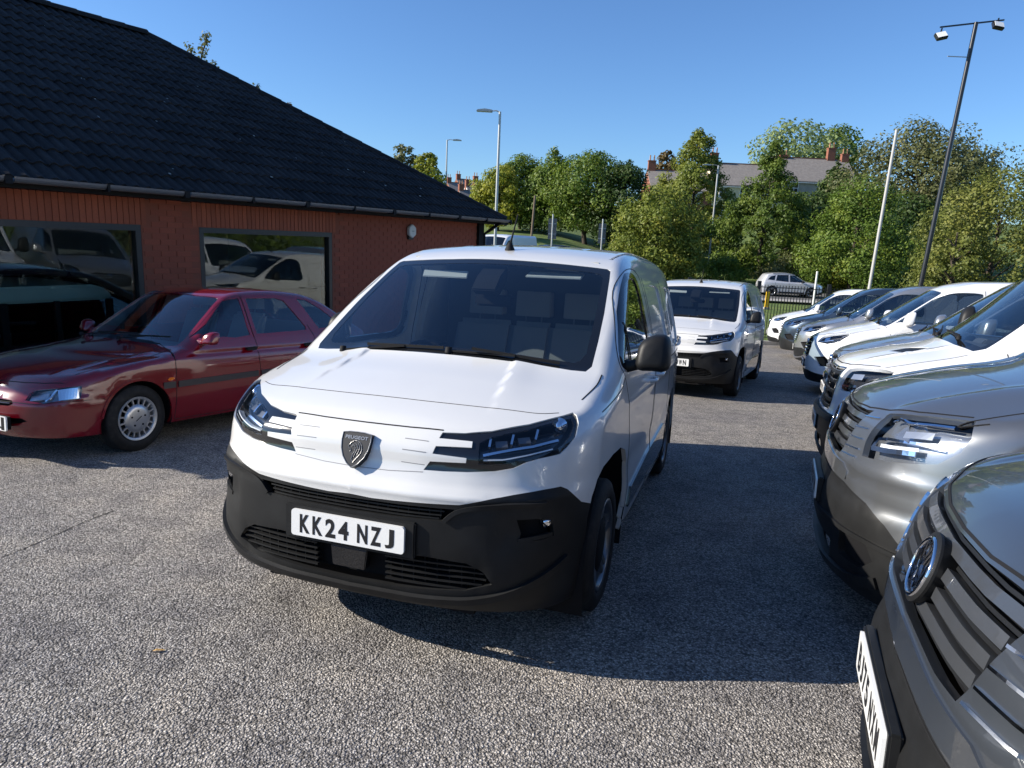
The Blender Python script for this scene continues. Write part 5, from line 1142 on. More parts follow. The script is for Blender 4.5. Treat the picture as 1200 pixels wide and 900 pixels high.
# bricks of the front wall
bpos = []
r_ = random.Random(5)
row = 0; z = -1.35
while z < 1.80:
    off = .1125 if row % 2 else 0
    x = -.10-off
    while x > -11.9:
        x0, x1 = x-.215, x; blocked = False
        for a, b, z0, z1 in WINS:
            if x1 > a-.02 and x0 < b+.02 and z+.065 > z0-.01 and z < z1+.04: blocked = True
            if x1 > a-.10 and x0 < b+.10 and z >= z1: blocked = True
        if not blocked and not (x > -.06): bpos.append(((x0+x1)/2, z+.0325, 'h'))
        x -= .225
    z += .075; row += 1
for a, b, z0, z1 in WINS:
    x = b+.07
    while x > a-.1: bpos.append((x-.0325, z1+.205, 'v')); x -= .075
campos = BLD.inverted() @ Vector((0, 0, EYE))
def px_size(p):
    w_ = BLD @ Vector(p); d = w_-Vector((0, 0, EYE)); zc = d.dot(Vector(AG[2]))
    X_ = 600+FPX*d.dot(Vector(AG[0]))/max(zc, .1)
    return (1/d.length if zc > .5 and X_ > -15 else -1)
def brick_mesh(nm, w, h, mt):
    m = MB(); m.box((0, 0, 0), (w, .03, h)); o = m.obj(nm, mt, None, bevel=0); me = o.data; bpy.data.objects.remove(o)
    return me
mh = brick_mesh('brick', .214, .064, M_BRICK); mv = brick_mesh('brick', .064, .40, M_BRICK2)
# those hidden behind the red car or outside the frame are not worth an object each
def seen(p):
    w_ = BLD @ Vector(p); d = w_-Vector((0, 0, EYE)); zc = d.dot(Vector(AG[2])); X_ = 600+FPX*d.dot(Vector(AG[0]))/zc; Y_ = 450-FPX*d.dot(Vector(AG[1]))/zc
    if zc < .5 or X_ < -5 or X_ > 565: return False
    lim = 345 if 150 < X_ < 395 else (390 if X_ < 150 else 395-(X_-395)*1.1)
    return Y_ < lim
bpos.sort(key=lambda q: (-1 if seen((q[0], 0, q[1])) else 1)*px_size((q[0], 0, q[1])))
for i, (x, z, t) in enumerate(bpos[:300]):
    o = bpy.data.objects.new('brick', mh if t == 'h' else mv); C.objects.link(o); o.parent = wall
    o.location = (x, .0075+r_.uniform(-.0018, .0018), z); o.rotation_euler = (0, r_.uniform(-.003, .003), r_.uniform(-.006, .006))
rest = MB()
for x, z, t in bpos[300:]: rest.box((x, .008+r_.uniform(-.0018, .0018), z), (.214, .03, .064) if t == 'h' else (.064, .03, .40))
rest.obj('brickwork', M_BRICK, wall, kind='stuff')
# windows
for k, (a, b, z0, z1) in enumerate(WINS):
    f = MB(); w = .075
    for bx in (((a+b)/2, (z1-w/2), b-a, w), ((a+b)/2, z0+w/2, b-a, w)): f.box((bx[0], .05, bx[1]), (bx[2], .10, bx[3]))
    for x in (a+w/2, b-w/2): f.box((x, .05, (z0+z1)/2), (w, .098, z1-z0-2*w))
    if k == 0: f.box(((a+b)/2-.7, .05, (z0+z1)/2), (.05, .08, z1-z0-2*w))
    fr_ = f.obj('window', M_FRAMEW, bld, bevel=.004)
    MB().box(((a+b)/2, .06, (z0+z1)/2), (b-a-2*w+.01, .006, z1-z0-2*w+.01)).obj('pane', M_SHOWG, fr_)
    MB().box(((a+b)/2, -.01, z0-.03), (b-a+.1, .12, .05)).obj('sill', M_FRAMEW, fr_, bevel=.004)
MB().prism([(.0, 1.84), (DEP/2, 1.84+DEP/2*.6), (DEP, 1.84)], XL-.27, XL-.01, 'yz').obj('gable', M_BRICK, bld)
# interior
rm = MB(); rm.box((-6.1, 4.2, -1.12), (11.2, 7.6, .04)); rm.obj('floor', M_ROOMF, bld)
rm = MB(); rm.box((-6.1, 7.8, .5), (11.2, .04, 3.2)); rm.box((-11.66, 4.2, .5), (.04, 7.6, 3.2)); rm.box((-.6, 4.2, .5), (.04, 7.6, 3.2)); rm.obj('inner_wall', M_ROOM, bld)
MB().box((-6.1, 4.4, 1.80), (11.2, 8.2, .03)).obj('ceiling', M_ROOM, bld)
# soffit, fascia, gutter
MB().box((XL/2+.15, -.16, 1.865), (-XL+.9, .37, .03)).obj('soffit', M_SEAM, bld)
MB().box((.17, DEP/2, 1.866), (.36, DEP+.6, .028)).obj('soffit', M_SEAM, bld)
MB().box((XL/2+.17, -.337, 1.915), (-XL+.98, .02, .12)).obj('fascia', M_SEAM, bld); MB().box((.352, DEP/2, 1.915), (.02, DEP+.66, .118)).obj('fascia', M_SEAM, bld)
x = .42
while x > XL+.3:
    g = MB(); prof = [(-.51-.055*math.cos(t), 1.955-.062*math.sin(t)) for t in np.linspace(0, math.pi, 9)]
    V = []; F = []
    for xx in (max(x-1.95, XL-.36), x-.02):
        V += [(xx, p[0], p[1]) for p in prof]+[(xx, -.51+.049*math.cos(t), 1.955-.055*math.sin(t)) for t in np.linspace(0, math.pi, 9)]
    n = 18; F = [(i, (i+1) % n, n+(i+1) % n, n+i) for i in range(n)]+[tuple(range(n)), tuple(range(n, 2*n))]
    g.add(V, F); gg_ = g.obj('gutter', M_GUTTER, bld)
    if x-1.05 < XL-.2: break
    b_ = MB(); b_.box((x-1.0, -.51, 1.918), (.03, .13, .085)); b_.obj('gutter_bracket', M_SEAM, gg_); b_ = MB(); b_.box((x-.01, -.51, 1.920), (.07, .126, .082)); b_.obj('gutter_joint', M_SEAM, gg_)
    x -= 2.0
MB().tube([(.13, -.48, 1.90), (.13, -.20, 1.72), (.10, -.06, 1.62), (.10, -.06, -1.6)], .036, 10).obj('downpipe', M_SEAM, bld)
MB().box((-.02, -.02, .2), (.20, .10, 3.3)).obj('corner_board', M_SEAM, bld)
# roof covering
TH = math.radians(31.2); HR = 4.95; KX = .38
def roofpt(x, s, h=0.):      # x along the eave, s up the slope from the eave edge
    return Vector((x, -.44+s*math.cos(TH)-h*math.sin(TH), 1.93+s*math.sin(TH)+h*math.cos(TH)))
SL = (4.62+.44)/math.cos(TH); RZ = 1.93+SL*math.sin(TH); RY = 4.62
deck = [(KX+.06, -.44, 1.925), (XL-.35, -.44, 1.925), (XL-.35, RY, RZ+.02), (KX-RY-.44+.06, RY, RZ+.02), (KX+.06, 2*RY+.44, 1.925), (XL-.35, 2*RY+.44, 1.925)]
mesh_obj('roof', deck, [(0, 3, 2, 1), (0, 4, 3), (3, 4, 5, 2), (1, 2, 5)], M_TILE, bld); roof = bpy.data.objects['roof']
TW, TE = .300, .345
def tile_mesh(V0, F0, w=TW, e=TE+.06):
    prof = [(0, .0), (.10, .030), (.22, .036), (.34, .010), (.46, .002), (.58, .028), (.72, .036), (.86, .010), (1.0, .0)]
    b = len(V0)
    for s, dz in ((-.012, .028), (e, .004)):
        for p, hh in prof: V0.append((p*w, s, hh+dz))
    for p, hh in prof: V0.append((p*w, -.012, hh+.004))
    n = len(prof)
    for i in range(n-1): F0.append((b+i, b+i+1, b+n+i+1, b+n+i)); F0.append((b+2*n+i, b+2*n+i+1, b+i+1, b+i))
tv, tf = [], []; tile_mesh(tv, tf)
tme = bpy.data.meshes.new('tile'); tme.from_pydata(tv, [], tf); tme.materials.append(M_TILE); tme.update()
tiles = []
for rw in range(17):
    s = rw*TE
    x = KX-s*math.cos(TH)-.02; x = math.floor(x/TW)*TW+(.15 if rw % 2 == 0 else 0)*0
    while x > XL-.2:
        tiles.append((x-TW, s)); x -= TW
def seen2(p):
    w_ = BLD @ p; d = w_-Vector((0, 0, EYE)); zc = d.dot(Vector(AG[2]))
    if zc < .3: return -1
    X_ = 600+FPX*d.dot(Vector(AG[0]))/zc; Y_ = 450-FPX*d.dot(Vector(AG[1]))/zc
    return 1/d.length if -20 < X_ < 600 and Y_ > -20 else -1
tiles.sort(key=lambda t: -seen2(roofpt(t[0]+.15, t[1]+.15)))
ct, st_ = math.cos(TH), math.sin(TH)
Rt = Matrix(((1, 0, 0), (0, ct, -st_), (0, st_, ct)))
RV, RF = [], []
for i, (x, s) in enumerate(tiles):
    p = roofpt(x, s, .004+r_.uniform(0, .003)); R2 = Rt @ Matrix.Rotation(r_.uniform(-.008, .008), 3, 'Z')
    if i < 300:
        o = bpy.data.objects.new('tile', tme); C.objects.link(o); o.parent = roof; o.matrix_local = Matrix.Translation(p) @ R2.to_4x4()
    elif seen2(p) > 0 or True:
        b = len(RV); RV += [tuple(p+R2 @ Vector(v)) for v in tv]; RF += [tuple(k+b for k in f) for f in tf]
mesh_obj('tiling', RV, RF, M_TILE, roof, kind='stuff')
# ridge and hip caps
def caps(a, b, n0=None):
    a, b = Vector(a), Vector(b); L = (b-a).length; n = int(L/.42); d = (b-a)/L
    sx = d.cross(Vector((0, 0, 1))).normalized(); uz = sx.cross(d)
    for i in range(n):
        c = a+d*(L*(i+.5)/n); V = []; F = []
        for k, (t, rr) in enumerate(((-.5, .125), (.56, .112))):
            for q in range(9):
                an = math.pi*q/8; V.append(d*(t*L/n)+sx*rr*math.cos(an)+uz*(rr*.85*math.sin(an)-.03))
        for q in range(8): F.append((q, q+1, 9+q+1, 9+q))
        F.append(tuple(range(9))); 
        mesh_obj('ridge_tile', [tuple(v) for v in V], F, M_TILE, roof).location = c
caps((KX+.02, -.42, 1.97), (KX-RY-.42, RY, RZ+.03)); caps((KX-RY-.44, RY, RZ+.045), (XL-.3, RY, RZ+.045))
lch = MB()
for k in range(60):
    x = r_.uniform(-13, -1); s = r_.uniform(.2, 5); 
    if x > KX-s*ct-.3: continue
    p = roofpt(x, s, .05); q = r_.uniform(.01, .028); lch.add([tuple(p+Rt @ Vector((q*math.cos(t)*r_.uniform(.6, 1.3), q*math.sin(t)*r_.uniform(.6, 1.3), 0))) for t in np.linspace(0, 6.28, 7)[:-1]], [(0, 1, 2, 3, 4, 5)])
lch.obj('pale_specks', mat('pale_speck', (.30, .30, .27), .95), roof, kind='stuff')  # small pale flecks scattered at random over the tiles
# alarm box
ab = empty('alarm_box', BLD @ Matrix.Translation((-2.47, 0, 1.61)), label='white hexagonal alarm box high on the brick wall', cat='alarm box')
hx = lambda r, k=1.: [(r*k*math.cos(t+math.pi/2), r*math.sin(t+math.pi/2)) for t in [i*math.pi/3 for i in range(6)]]
MB().prism(hx(.135, .9), -.085, -.02).obj('cover', mat('off_white_plastic', (.62, .60, .55), .45), ab, bevel=.012); MB().prism([(-.08, -.16), (-.08, -.05), (.06, -.05), (.06, -.16)], -.05, .0).obj('back_plate', M_FRAMEW, ab)
MB().box((.0, -.088, .0), (.07, .004, .02)).obj('emblem', M_SILV, ab)

# ---------------------------------------------------------------- old green off-roader and a dark van inside the showroom
M_GREEN = mat('dark_green_paint', (.02, .13, .09), .35, coat=.8); M_PALEG = mat('pale_green_roof', (.36, .42, .38), .4, coat=.5)
oro = empty('off_road_car', BLD @ Matrix.Translation((-9.75, .50, -1.08)), label='old dark green off-roader with pale roof inside the left showroom window', cat='off-roader')
MB().prism([(-1.6, .55), (-1.6, 1.02), (-.55, 1.08), (1.75, 1.08), (1.78, .50), (1.3, .50), (1.2, .72), (.75, .72), (.65, .50), (-.55, .50), (-.65, .72), (-1.2, .72), (-1.3, .5)], 0, 1.6).obj('body', M_GREEN, oro, bevel=.025)
g = MB()
for x0, x1 in ((-.50, -.44), (.42, .50), (1.02, 1.08), (1.66, 1.74)): g.box(((x0+x1)/2, .04, 1.35), (x1-x0, .05, .56)); g.box(((x0+x1)/2, 1.56, 1.35), (x1-x0, .05, .56))
g.box((.62, .04, 1.10), (2.3, .05, .05)); g.box((.62, 1.56, 1.10), (2.3, .05, .05)); g.obj('window_frame', M_SEAM, oro)
MB().prism([(-.55, 1.62), (-.50, 1.76), (-.3, 1.82), (1.5, 1.82), (1.68, 1.76), (1.76, 1.62)], .02, 1.58).obj('roof', M_PALEG, oro, bevel=.03)
for x0, x1 in ((-.42, .40), (.52, 1.00), (1.1, 1.64)): MB().box(((x0+x1)/2, .045, 1.37), (x1-x0, .006, .46)).obj('window', M_SIDEG, oro)
MB().box((-.62, .8, 1.36), (.03, 1.5, .5), Matrix.Rotation(.25, 3, 'Y')).obj('windscreen', M_SIDEG, oro)
MB().box((-.40, -.14, 1.28), (.08, .16, .22)).obj('wing_mirror', M_SEAM, oro, bevel=.02); MB().lathe([(0, -.02), (.08, -.01), (.09, .02)], 20, 'x', (-1.62, .28, .86)).obj('headlight', M_REFL, oro)
for x in (-.97, .98): wheel(oro, x, .12, .36, .36, .22, .22, 'steel', M_SATIN, -1); wheel(oro, x, 1.48, .36, .36, .22, .22, 'steel', M_SATIN, 1)

# ---------------------------------------------------------------- poles and lamps
M_GALV = mat('galvanised_steel', (.42, .43, .43), .45, metal=.5); M_BLKP = mat('black_painted_steel', (.012, .012, .014), .35, coat=.3); M_WOODP = mat('weathered_timber_pole', (.16, .12, .085), .9)
def cam_point(px, py, Y):
    d = Vector(AG[2])+Vector(AG[0])*((px-600)/FPX)-Vector(AG[1])*((py-450)/FPX); return Vector((0, 0, EYE))+d*(Y/d.y)
def pole(name, x, y, ztop, r0, r1, mt, label, cat, lean=(0, 0), group=None):
    z0 = float(ground_z(x, y))-.1; e = empty(name, Matrix.Translation((x, y, z0)), label=label, cat=cat, group=group)
    H = ztop-z0; MB().tube([(0, 0, 0), (lean[0]*.1, lean[1]*.1, H*.12), (lean[0], lean[1], H)], [r0, r0*.85, r1], 10).obj('post', mt, e)
    return e, H
a = cam_point(1141, 26, 27.8); fp = pole('floodlight_mast', a.x-.45, 27.8, a.z, .11, .075, M_BLKP, 'tall black floodlight mast with two lamps on a crossbar', 'floodlight', (.55, 0))
e, H = fp; M_LAMPG = mat('floodlight_lit_white', (.8, .8, .78), .3)  # plain white colour stands in for the brightly lit lamp glass
MB().bar((-.75, 0, H-.22), (1.55, 0, H+.12), .05).obj('crossbar', M_BLKP, e); MB().bar((-.30, 0, H-1.2), (.40, 0, H-1.2), .03).obj('stay', M_GALV, e)
for x, zz, tl in ((-.72, H-.55, -.25), (1.30, H-.12, .15)):
    Rf = Matrix.Rotation(tl, 3, 'Y') @ Matrix.Rotation(math.radians(-35), 3, 'X')
    f = MB(); f.box((x, -.1, zz), (.40, .14, .30), Rf); fo = f.obj('floodlight', M_BLKP, e, bevel=.02)
    MB().box((Vector((x, -.1, zz))+Rf @ Vector((0, -.085, 0))), (.34, .01, .23), Rf).obj('lamp_glass', M_LAMPG, fo)
    MB().bar((x, 0, zz), (x+.05, 0, zz+.30), .04).obj('bracket', M_BLKP, fo)
a = cam_point(1051, 152, 30.5); mp = pole('plain_pole', a.x-.2, 30.5, a.z, .085, .06, mat('pale_grey_paint', (.42, .41, .39), .5), 'plain pale grey pole left of the floodlight mast', 'pole', (.20, 0))
def lantern(e, H, x0, arm, mt=M_GALV, z=0.):
    MB().tube([(x0, 0, H-.02), (x0+arm*.5, 0, H+.04), (x0+arm, 0, H+.02)], [.03, .028, .025], 8).obj('bracket_arm', mt, e)
    s = 1 if arm > 0 else -1
    MB().prism([(x0+arm, H-.04), (x0+arm, H+.06), (x0+arm+.35*s, H+.10), (x0+arm+.72*s, H+.05), (x0+arm+.75*s, H-.03)], -.14, .14).obj('lantern', mt, e, bevel=.02)
a = cam_point(586.5, 131, 34); e, H = pole('street_lamp', a.x-.02, 34, a.z, .09, .06, M_GALV, 'tall pale street lamp rising behind the corner of the tiled roof', 'street lamp'); lantern(e, H, 0, -.35)
a = cam_point(524, 164, 62); e, H = pole('street_lamp', a.x, 62, a.z, .09, .06, M_GALV, 'distant street lamp with short arm beyond the roof slope', 'street lamp'); lantern(e, H, 0, .5)
a = cam_point(842, 194, 66); e, H = pole('street_lamp', a.x, 66, a.z, .10, .07, M_GALV, 'street lamp standing among the trees below the terraced houses', 'street lamp'); lantern(e, H, 0, -.7)
a = cam_point(625, 229, 52); pole('timber_pole', a.x-.05, 52, a.z, .11, .08, M_WOODP, 'brown leaning timber pole on the grass bank', 'pole', (.18, 0))
for px, py, Y, lb, w_, h_ in ((648, 256, 42, 'back of a rectangular road sign on the grass bank', .50, 1.2), (706.5, 262, 40, 'back of a tall road sign beside the small cabinet', .42, 1.1)):
    a = cam_point(px, py, Y); z0 = float(ground_z(a.x, Y))-.1; s = empty('road_sign', Matrix.Translation((a.x, Y, z0)), label=lb, cat='road sign'); H = a.z-z0
    MB().tube([(0, 0, 0), (0, 0, H+.25)], .045, 10).obj('post', M_GALV, s); MB().box((0, .06, H-h_/2), (w_, .012, h_)).obj('panel', mat('grey_sign_back', (.11, .115, .12), .5), s, bevel=.003)
    for zz in (.25, .75): MB().box((0, .045, H-h_*zz), (w_*.9, .02, .04)).obj('rail', M_GALV, s)
a = cam_point(700, 293, 38); z0 = float(ground_z(a.x, 38)); cb = empty('utility_cabinet', Matrix.Translation((a.x, 38, z0-.1)), label='small grey green cabinet at the foot of the trees', cat='cabinet')
MB().box((0, 0, .55), (.6, .35, 1.1)).obj('casing', mat('cabinet_green', (.12, .15, .12), .6), cb, bevel=.01); MB().box((0, 0, 1.12), (.66, .40, .04)).obj('lid', M_GALV, cb)
a = cam_point(901, 337, 40); z0 = float(ground_z(a.x, 40)); mk = empty('marker_post', Matrix.Translation((a.x, 40, z0-.05)), label='short yellow marker post on the grass beyond the railings', cat='marker post')
MB().box((0, 0, .5), (.22, .1, 1.0)).obj('post', mat('yellow_plastic', (.70, .42, .02), .5), mk, bevel=.01); MB().box((0, 0, .06), (.32, .2, .12)).obj('foot', M_CONC, mk)
a = cam_point(958, 318, 41); e, H = pole('white_post', a.x, 41, a.z, .07, .06, mat('white_post_paint', (.7, .7, .68), .5), 'short white post on the grass in front of the silver estate car', 'post')

# ---------------------------------------------------------------- railings
fen = empty('railing_fence', Matrix.Identity(4), label='black metal railings at the end of the car park', cat='fence')
FY = 27.2; bar = MB().box((0, 0, 1.08), (.022, .022, 2.1)); bo = bar.obj('bar', M_BLKP, fen); bars = bo.data; first = True; n = 0
x = 5.2
allx = []
while x < 44: allx.append(x); x += .118
pr = [x for x in allx if 8.0 < x < 20.5]
for x in pr:
    if first: o = bo; first = False
    else: o = bpy.data.objects.new('bar', bars); C.objects.link(o); o.parent = fen
    o.location = (x, FY, float(park_z(x, FY))-.02)
rb = MB()
for x in allx:
    if x not in pr: rb.box((x, FY, float(park_z(x, FY))+1.06), (.022, .022, 2.1))
rb.obj('bars_beyond', M_BLKP, fen, kind='stuff')
k = 0
for xp in np.arange(4.0, 46, 2.72):
    z0 = float(park_z(xp, FY)); MB().box((0, 0, 1.1), (.12, .12, 2.35)).obj('post', M_BLKP, fen).location = (xp+.02, FY, z0-.03)
    z1 = float(park_z(xp+2.72, FY))
    for hh in (.18, 2.02): MB().bar((xp+.06, FY, z0+hh), (xp+2.70, FY, z1+hh), .045, .03).obj('rail', M_BLKP, fen)
# ---------------------------------------------------------------- vegetation
def leafmat(name, c1, c2, c3, sc=.5):
    m, n, l, b = node_mat(name); tc = n.new('ShaderNodeTexCoord'); t = n.new('ShaderNodeTexNoise'); t.inputs['Scale'].default_value = sc; t.inputs['Detail'].default_value = 8; t.inputs['Roughness'].default_value = .8
    l.new(tc.outputs['Object'], t.inputs['Vector']); r = ramp(n, [(.30, c1), (.5, c2), (.68, c3)]); l.new(t.outputs[0], r.inputs[0]); l.new(r.outputs[0], b.inputs['Base Color'])
    b.inputs['Roughness'].default_value = .55; b.inputs['Specular IOR Level'].default_value = .35
    tr = n.new('ShaderNodeBsdfTranslucent'); mx = n.new('ShaderNodeMixShader'); mx.inputs[0].default_value = .36; l.new(r.outputs[0], tr.inputs[0]); l.new(b.outputs[0], mx.inputs[1]); l.new(tr.outputs[0], mx.inputs[2])
    l.new(mx.outputs[0], n['Material Output'].inputs[0]); return m
L_MID = leafmat('foliage_green', (.035, .075, .010), (.11, .175, .022), (.25, .29, .035))
L_DARK = leafmat('foliage_dark_green', (.018, .042, .010), (.05, .09, .018), (.12, .165, .03))
L_OLIVE2 = leafmat('foliage_olive_yellow', (.06, .08, .018), (.15, .175, .035), (.30, .28, .06))
L_YEL2 = leafmat('foliage_light_olive', (.07, .105, .014), (.17, .21, .03), (.34, .32, .05))
L_DARK2 = leafmat('foliage_deep_green', (.03, .065, .009), (.095, .15, .02), (.22, .26, .035))
L_YEL = leafmat('foliage_yellow_green', (.10, .14, .014), (.25, .28, .03), (.46, .40, .045))
L_PALE = leafmat('foliage_pale_green', (.11, .16, .06), (.21, .28, .11), (.38, .40, .15))
L_OLIVE = leafmat('foliage_olive', (.045, .06, .02), (.125, .14, .05), (.25, .23, .09))
L_BROWN = leafmat('foliage_autumn', (.06, .05, .02), (.14, .10, .035), (.22, .15, .05))
M_BARK = mat('bark', (.055, .042, .03), .95, bump=(20, .6, .02))
def leaf_cloud(cent, rad, out, n, size, rs, aspect=.62):
    """n leaves shared between clumps"""
    k = len(cent); w = rad**2; w = w/w.sum(); idx = rs.choice(k, n, p=w)
    d = rs.normal(size=(n, 3)); d /= np.linalg.norm(d, axis=1, keepdims=True)
    rr = rs.uniform(.35, 1., n)**.6
    P = cent[idx]+d*(rad[idx]*rr)[:, None]*np.array([1, 1, .8])
    N = d*.7+out[idx]*.5+rs.normal(size=(n, 3))*.55+np.array([0, 0, .35]); N /= np.linalg.norm(N, axis=1, keepdims=True)
    a = np.cross(N, rs.normal(size=(n, 3))); a /= np.linalg.norm(a, axis=1, keepdims=True); b = np.cross(N, a)
    s = size*rs.uniform(.6, 1.4, n)[:, None]
    q = np.stack([P-a*s, P-b*s*aspect, P+a*s, P+b*s*aspect], 1).reshape(-1, 3)
    return q
def quads_obj(name, q, mt, parent, **k):
    me = bpy.data.meshes.new(name); nv = len(q); nf = nv//4
    me.vertices.add(nv); me.vertices.foreach_set('co', q.astype(np.float32).ravel()); me.loops.add(nv); me.loops.foreach_set('vertex_index', np.arange(nv, dtype=np.int32))
    me.polygons.add(nf); me.polygons.foreach_set('loop_start', np.arange(0, nv, 4, dtype=np.int32)); me.polygons.foreach_set('loop_total', np.full(nf, 4, dtype=np.int32)); me.materials.append(mt); me.update(); me.validate()
    o = bpy.data.objects.new(name, me); C.objects.link(o); o.parent = parent; return tag(o, **k)
def tree(name, label, x, y, H, R, shape, mt, n=9000, size=.13, seed=1, group=None, trunk=.16, cat='tree', z=None, low=.12, clumps=None, cr=.30):
    """shape: list of (fraction of the height, fraction of the radius)"""
    rs = np.random.default_rng(seed); z0 = (float(ground_z(x, y))-.1) if z is None else z
    e = empty(name, Matrix.Translation((x, y, z0)), label=label, cat=cat, group=group); sh = Cv(*shape)
    k = clumps or int(90+60*H/8); t = rs.uniform(shape[0][0], shape[-1][0], k*3); rad = np.maximum(sh(t), 0)*R
    keep = rs.uniform(0, 1, len(t)) < (rad/R)**1.0+.12; t = t[keep][:k]; rad = rad[keep][:k]; k = len(t)
    an = rs.uniform(0, 2*math.pi, k); rr = rad*np.sqrt(rs.uniform(.15, 1.0, k))*rs.uniform(.85, 1.12, k)
    cent = np.stack([rr*np.cos(an), rr*np.sin(an), t*H], 1)
    crad = np.minimum(R*cr*rs.uniform(.5, 1.15, k), np.maximum(rad*.75, R*.10))
    out = cent-np.array([0, 0, H*.5]); out[:, 2] *= .6; out /= np.linalg.norm(out, axis=1, keepdims=True)+1e-6
    # trunk and limbs
    m = MB(); top = H*min(.92, shape[-1][0]); wob = rs.normal(0, R*.03, (6, 2))
    m.tube([(wob[i][0]*(i > 0), wob[i][1]*(i > 0), top*i/5) for i in range(6)], [trunk*(1-.16*i) for i in range(6)], 8)
    for i in rs.choice(k, min(k, 22), replace=False):
        c = cent[i]; zb = max(H*low, c[2]-.45*math.hypot(c[0], c[1])-.3); m.tube([(0, 0, zb), (c[0]*.5, c[1]*.5, (zb+c[2])/2+.1), tuple(c)], [trunk*.35, trunk*.22, trunk*.08], 5, cap=False)
    m.obj('trunk', M_BARK, e)
    quads_obj('crown', leaf_cloud(cent, crad, out, n, size, rs), mt, e)
    return e
OV = ((.10, .35), (.2, .8), (.4, 1.), (.62, .92), (.82, .60), (.97, .15)); CONE = ((.06, .55), (.15, .95), (.30, 1.0), (.55, .66), (.78, .36), (.98, .06)); EGG = ((.15, .4), (.3, .95), (.5, 1.), (.7, .8), (.88, .45), (.99, .1))
def tree_px(name, label, px, ptop, Y, Rpx, shape, mt, **k):
    a = cam_point(px, ptop, Y); z0 = float(ground_z(a.x, Y))-.1
    return tree(name, label, a.x, Y, a.z-z0, Rpx*Y/FPX, shape, mt, **k)
GB = 'trees along the grass bank'
tree_px('broadleaf_tree', 'yellowing tree nearest the tall street lamp on the grass bank', 586, 192, 70, 32, OV, L_YEL, seed=2, group=GB, n=12000, size=.12)
tree_px('broadleaf_tree', 'second green tree from the street lamp on the bank', 613, 180, 74, 34, EGG, L_MID, seed=3, group=GB, n=14000, size=.12)
tree_px('broadleaf_tree', 'pointed green tree behind the rectangular road sign', 649, 172, 70, 42, CONE, L_MID, seed=4, group=GB, n=16000, size=.12)
tree_px('broadleaf_tree', 'wide green tree with bare trunk in the middle of the bank', 692, 179, 66, 46, ((.22, .35), (.3, .8), (.5, 1.), (.7, .95), (.88, .6), (.99, .15)), L_MID, seed=5, group=GB, n=18000, size=.115, trunk=.25)
tree_px('broadleaf_tree', 'dark green tree at the right end of the bank', 735, 187, 64, 42, OV, L_DARK, seed=6, group=GB, n=15000, size=.115)
tree_px('broadleaf_tree', 'tree top just showing above the roof slope beside the distant lamp', 501, 177, 60, 24, OV, L_YEL, seed=7, n=6000, size=.14, group='tree tops above the showroom roof')
tree_px('broadleaf_tree', 'leafy tree top showing highest above the showroom roof slope', 472, 166, 62, 24, OV, L_OLIVE, seed=8, n=6000, size=.14, group='tree tops above the showroom roof')
tree_px('broadleaf_tree', 'yellow green pointed tree behind the second white van', 820, 151, 74, 60, ((.04, .7), (.12, 1.0), (.30, 1.0), (.46, .85), (.62, .58), (.80, .36), (.92, .18), (.99, .04)), L_YEL2, seed=9, n=34000, size=.12, trunk=.2, cr=.15, clumps=260)
tree_px('broadleaf_tree', 'low spreading tree covering the foot of the yellow green one', 775, 218, 55, 50, ((.02, .8), (.3, 1.), (.6, .9), (.85, .55), (.98, .1)), L_YEL2, seed=21, n=18000, size=.105)
tree_px('conical_tree', 'dark green cone shaped tree in front of the terraced houses', 910, 163, 61, 64, ((.06, .7), (.15, .95), (.28, 1.0), (.42, .85), (.58, .56), (.72, .34), (.88, .16), (.99, .04)), L_DARK2, seed=10, n=34000, size=.10, trunk=.2, cr=.14, clumps=330)
tree_px('broadleaf_tree', 'bright green rounded tree left of the plain pale pole', 1014, 205, 53.5, 64, ((.10, .75), (.16, .95), (.35, 1.), (.6, .72), (.85, .42), (.99, .08)), L_MID, seed=11, n=30000, size=.095, trunk=.2)
tree_px('broadleaf_tree', 'dark tree filling the gap behind the silver estate car', 956, 228, 78, 52, OV, L_DARK, seed=12, n=15000, size=.15)
tree_px('broadleaf_tree', 'big dusky tree on the slope between the two poles', 1085, 148, 74, 78, ((.03, .8), (.2, 1.0), (.45, 1.), (.7, .95), (.88, .68), (.99, .2)), L_OLIVE, seed=13, n=34000, size=.15, trunk=.4)
tree_px('broadleaf_tree', 'dark shaded tree low between the two poles', 1070, 225, 68, 46, OV, L_DARK, seed=14, n=10000, size=.14)
tree_px('broadleaf_tree', 'grey green tree top at the right of the slope', 1140, 172, 76, 36, OV, L_OLIVE, seed=15, n=13000, size=.14)
tree_px('broadleaf_tree', 'pale green broad tree on the hill behind the houses', 938, 146, 150, 50, ((.05, .8), (.3, 1.), (.6, 1.0), (.85, .8), (.99, .3)), L_PALE, seed=16, n=10000, size=.36)
tree_px('broadleaf_tree', 'green tree on the hilltop right of the pale one', 988, 144, 155, 34, OV, L_MID, seed=17, n=7000, size=.34)
tree_px('broadleaf_tree', 'brownish round tree top behind the left end of the terrace', 783, 175, 140, 17, OV, L_BROWN, seed=18, n=3000, size=.34)
tree_px('hedge_bush', 'large yellow green bush behind the right end of the row', 1182, 200, 36, 82, ((.0, .85), (.2, 1.), (.5, 1.), (.75, .85), (.92, .5), (1., .2)), L_OLIVE2, seed=19, n=32000, size=.07, cat='bush', cr=.22, clumps=260)
tree_px('hedge_bush', 'yellow green bush left of the floodlight mast foot', 1125, 262, 34, 40, ((.0, .9), (.3, 1.), (.7, .85), (.95, .4)), L_OLIVE2, seed=20, n=9000, size=.07, cat='bush', cr=.24)
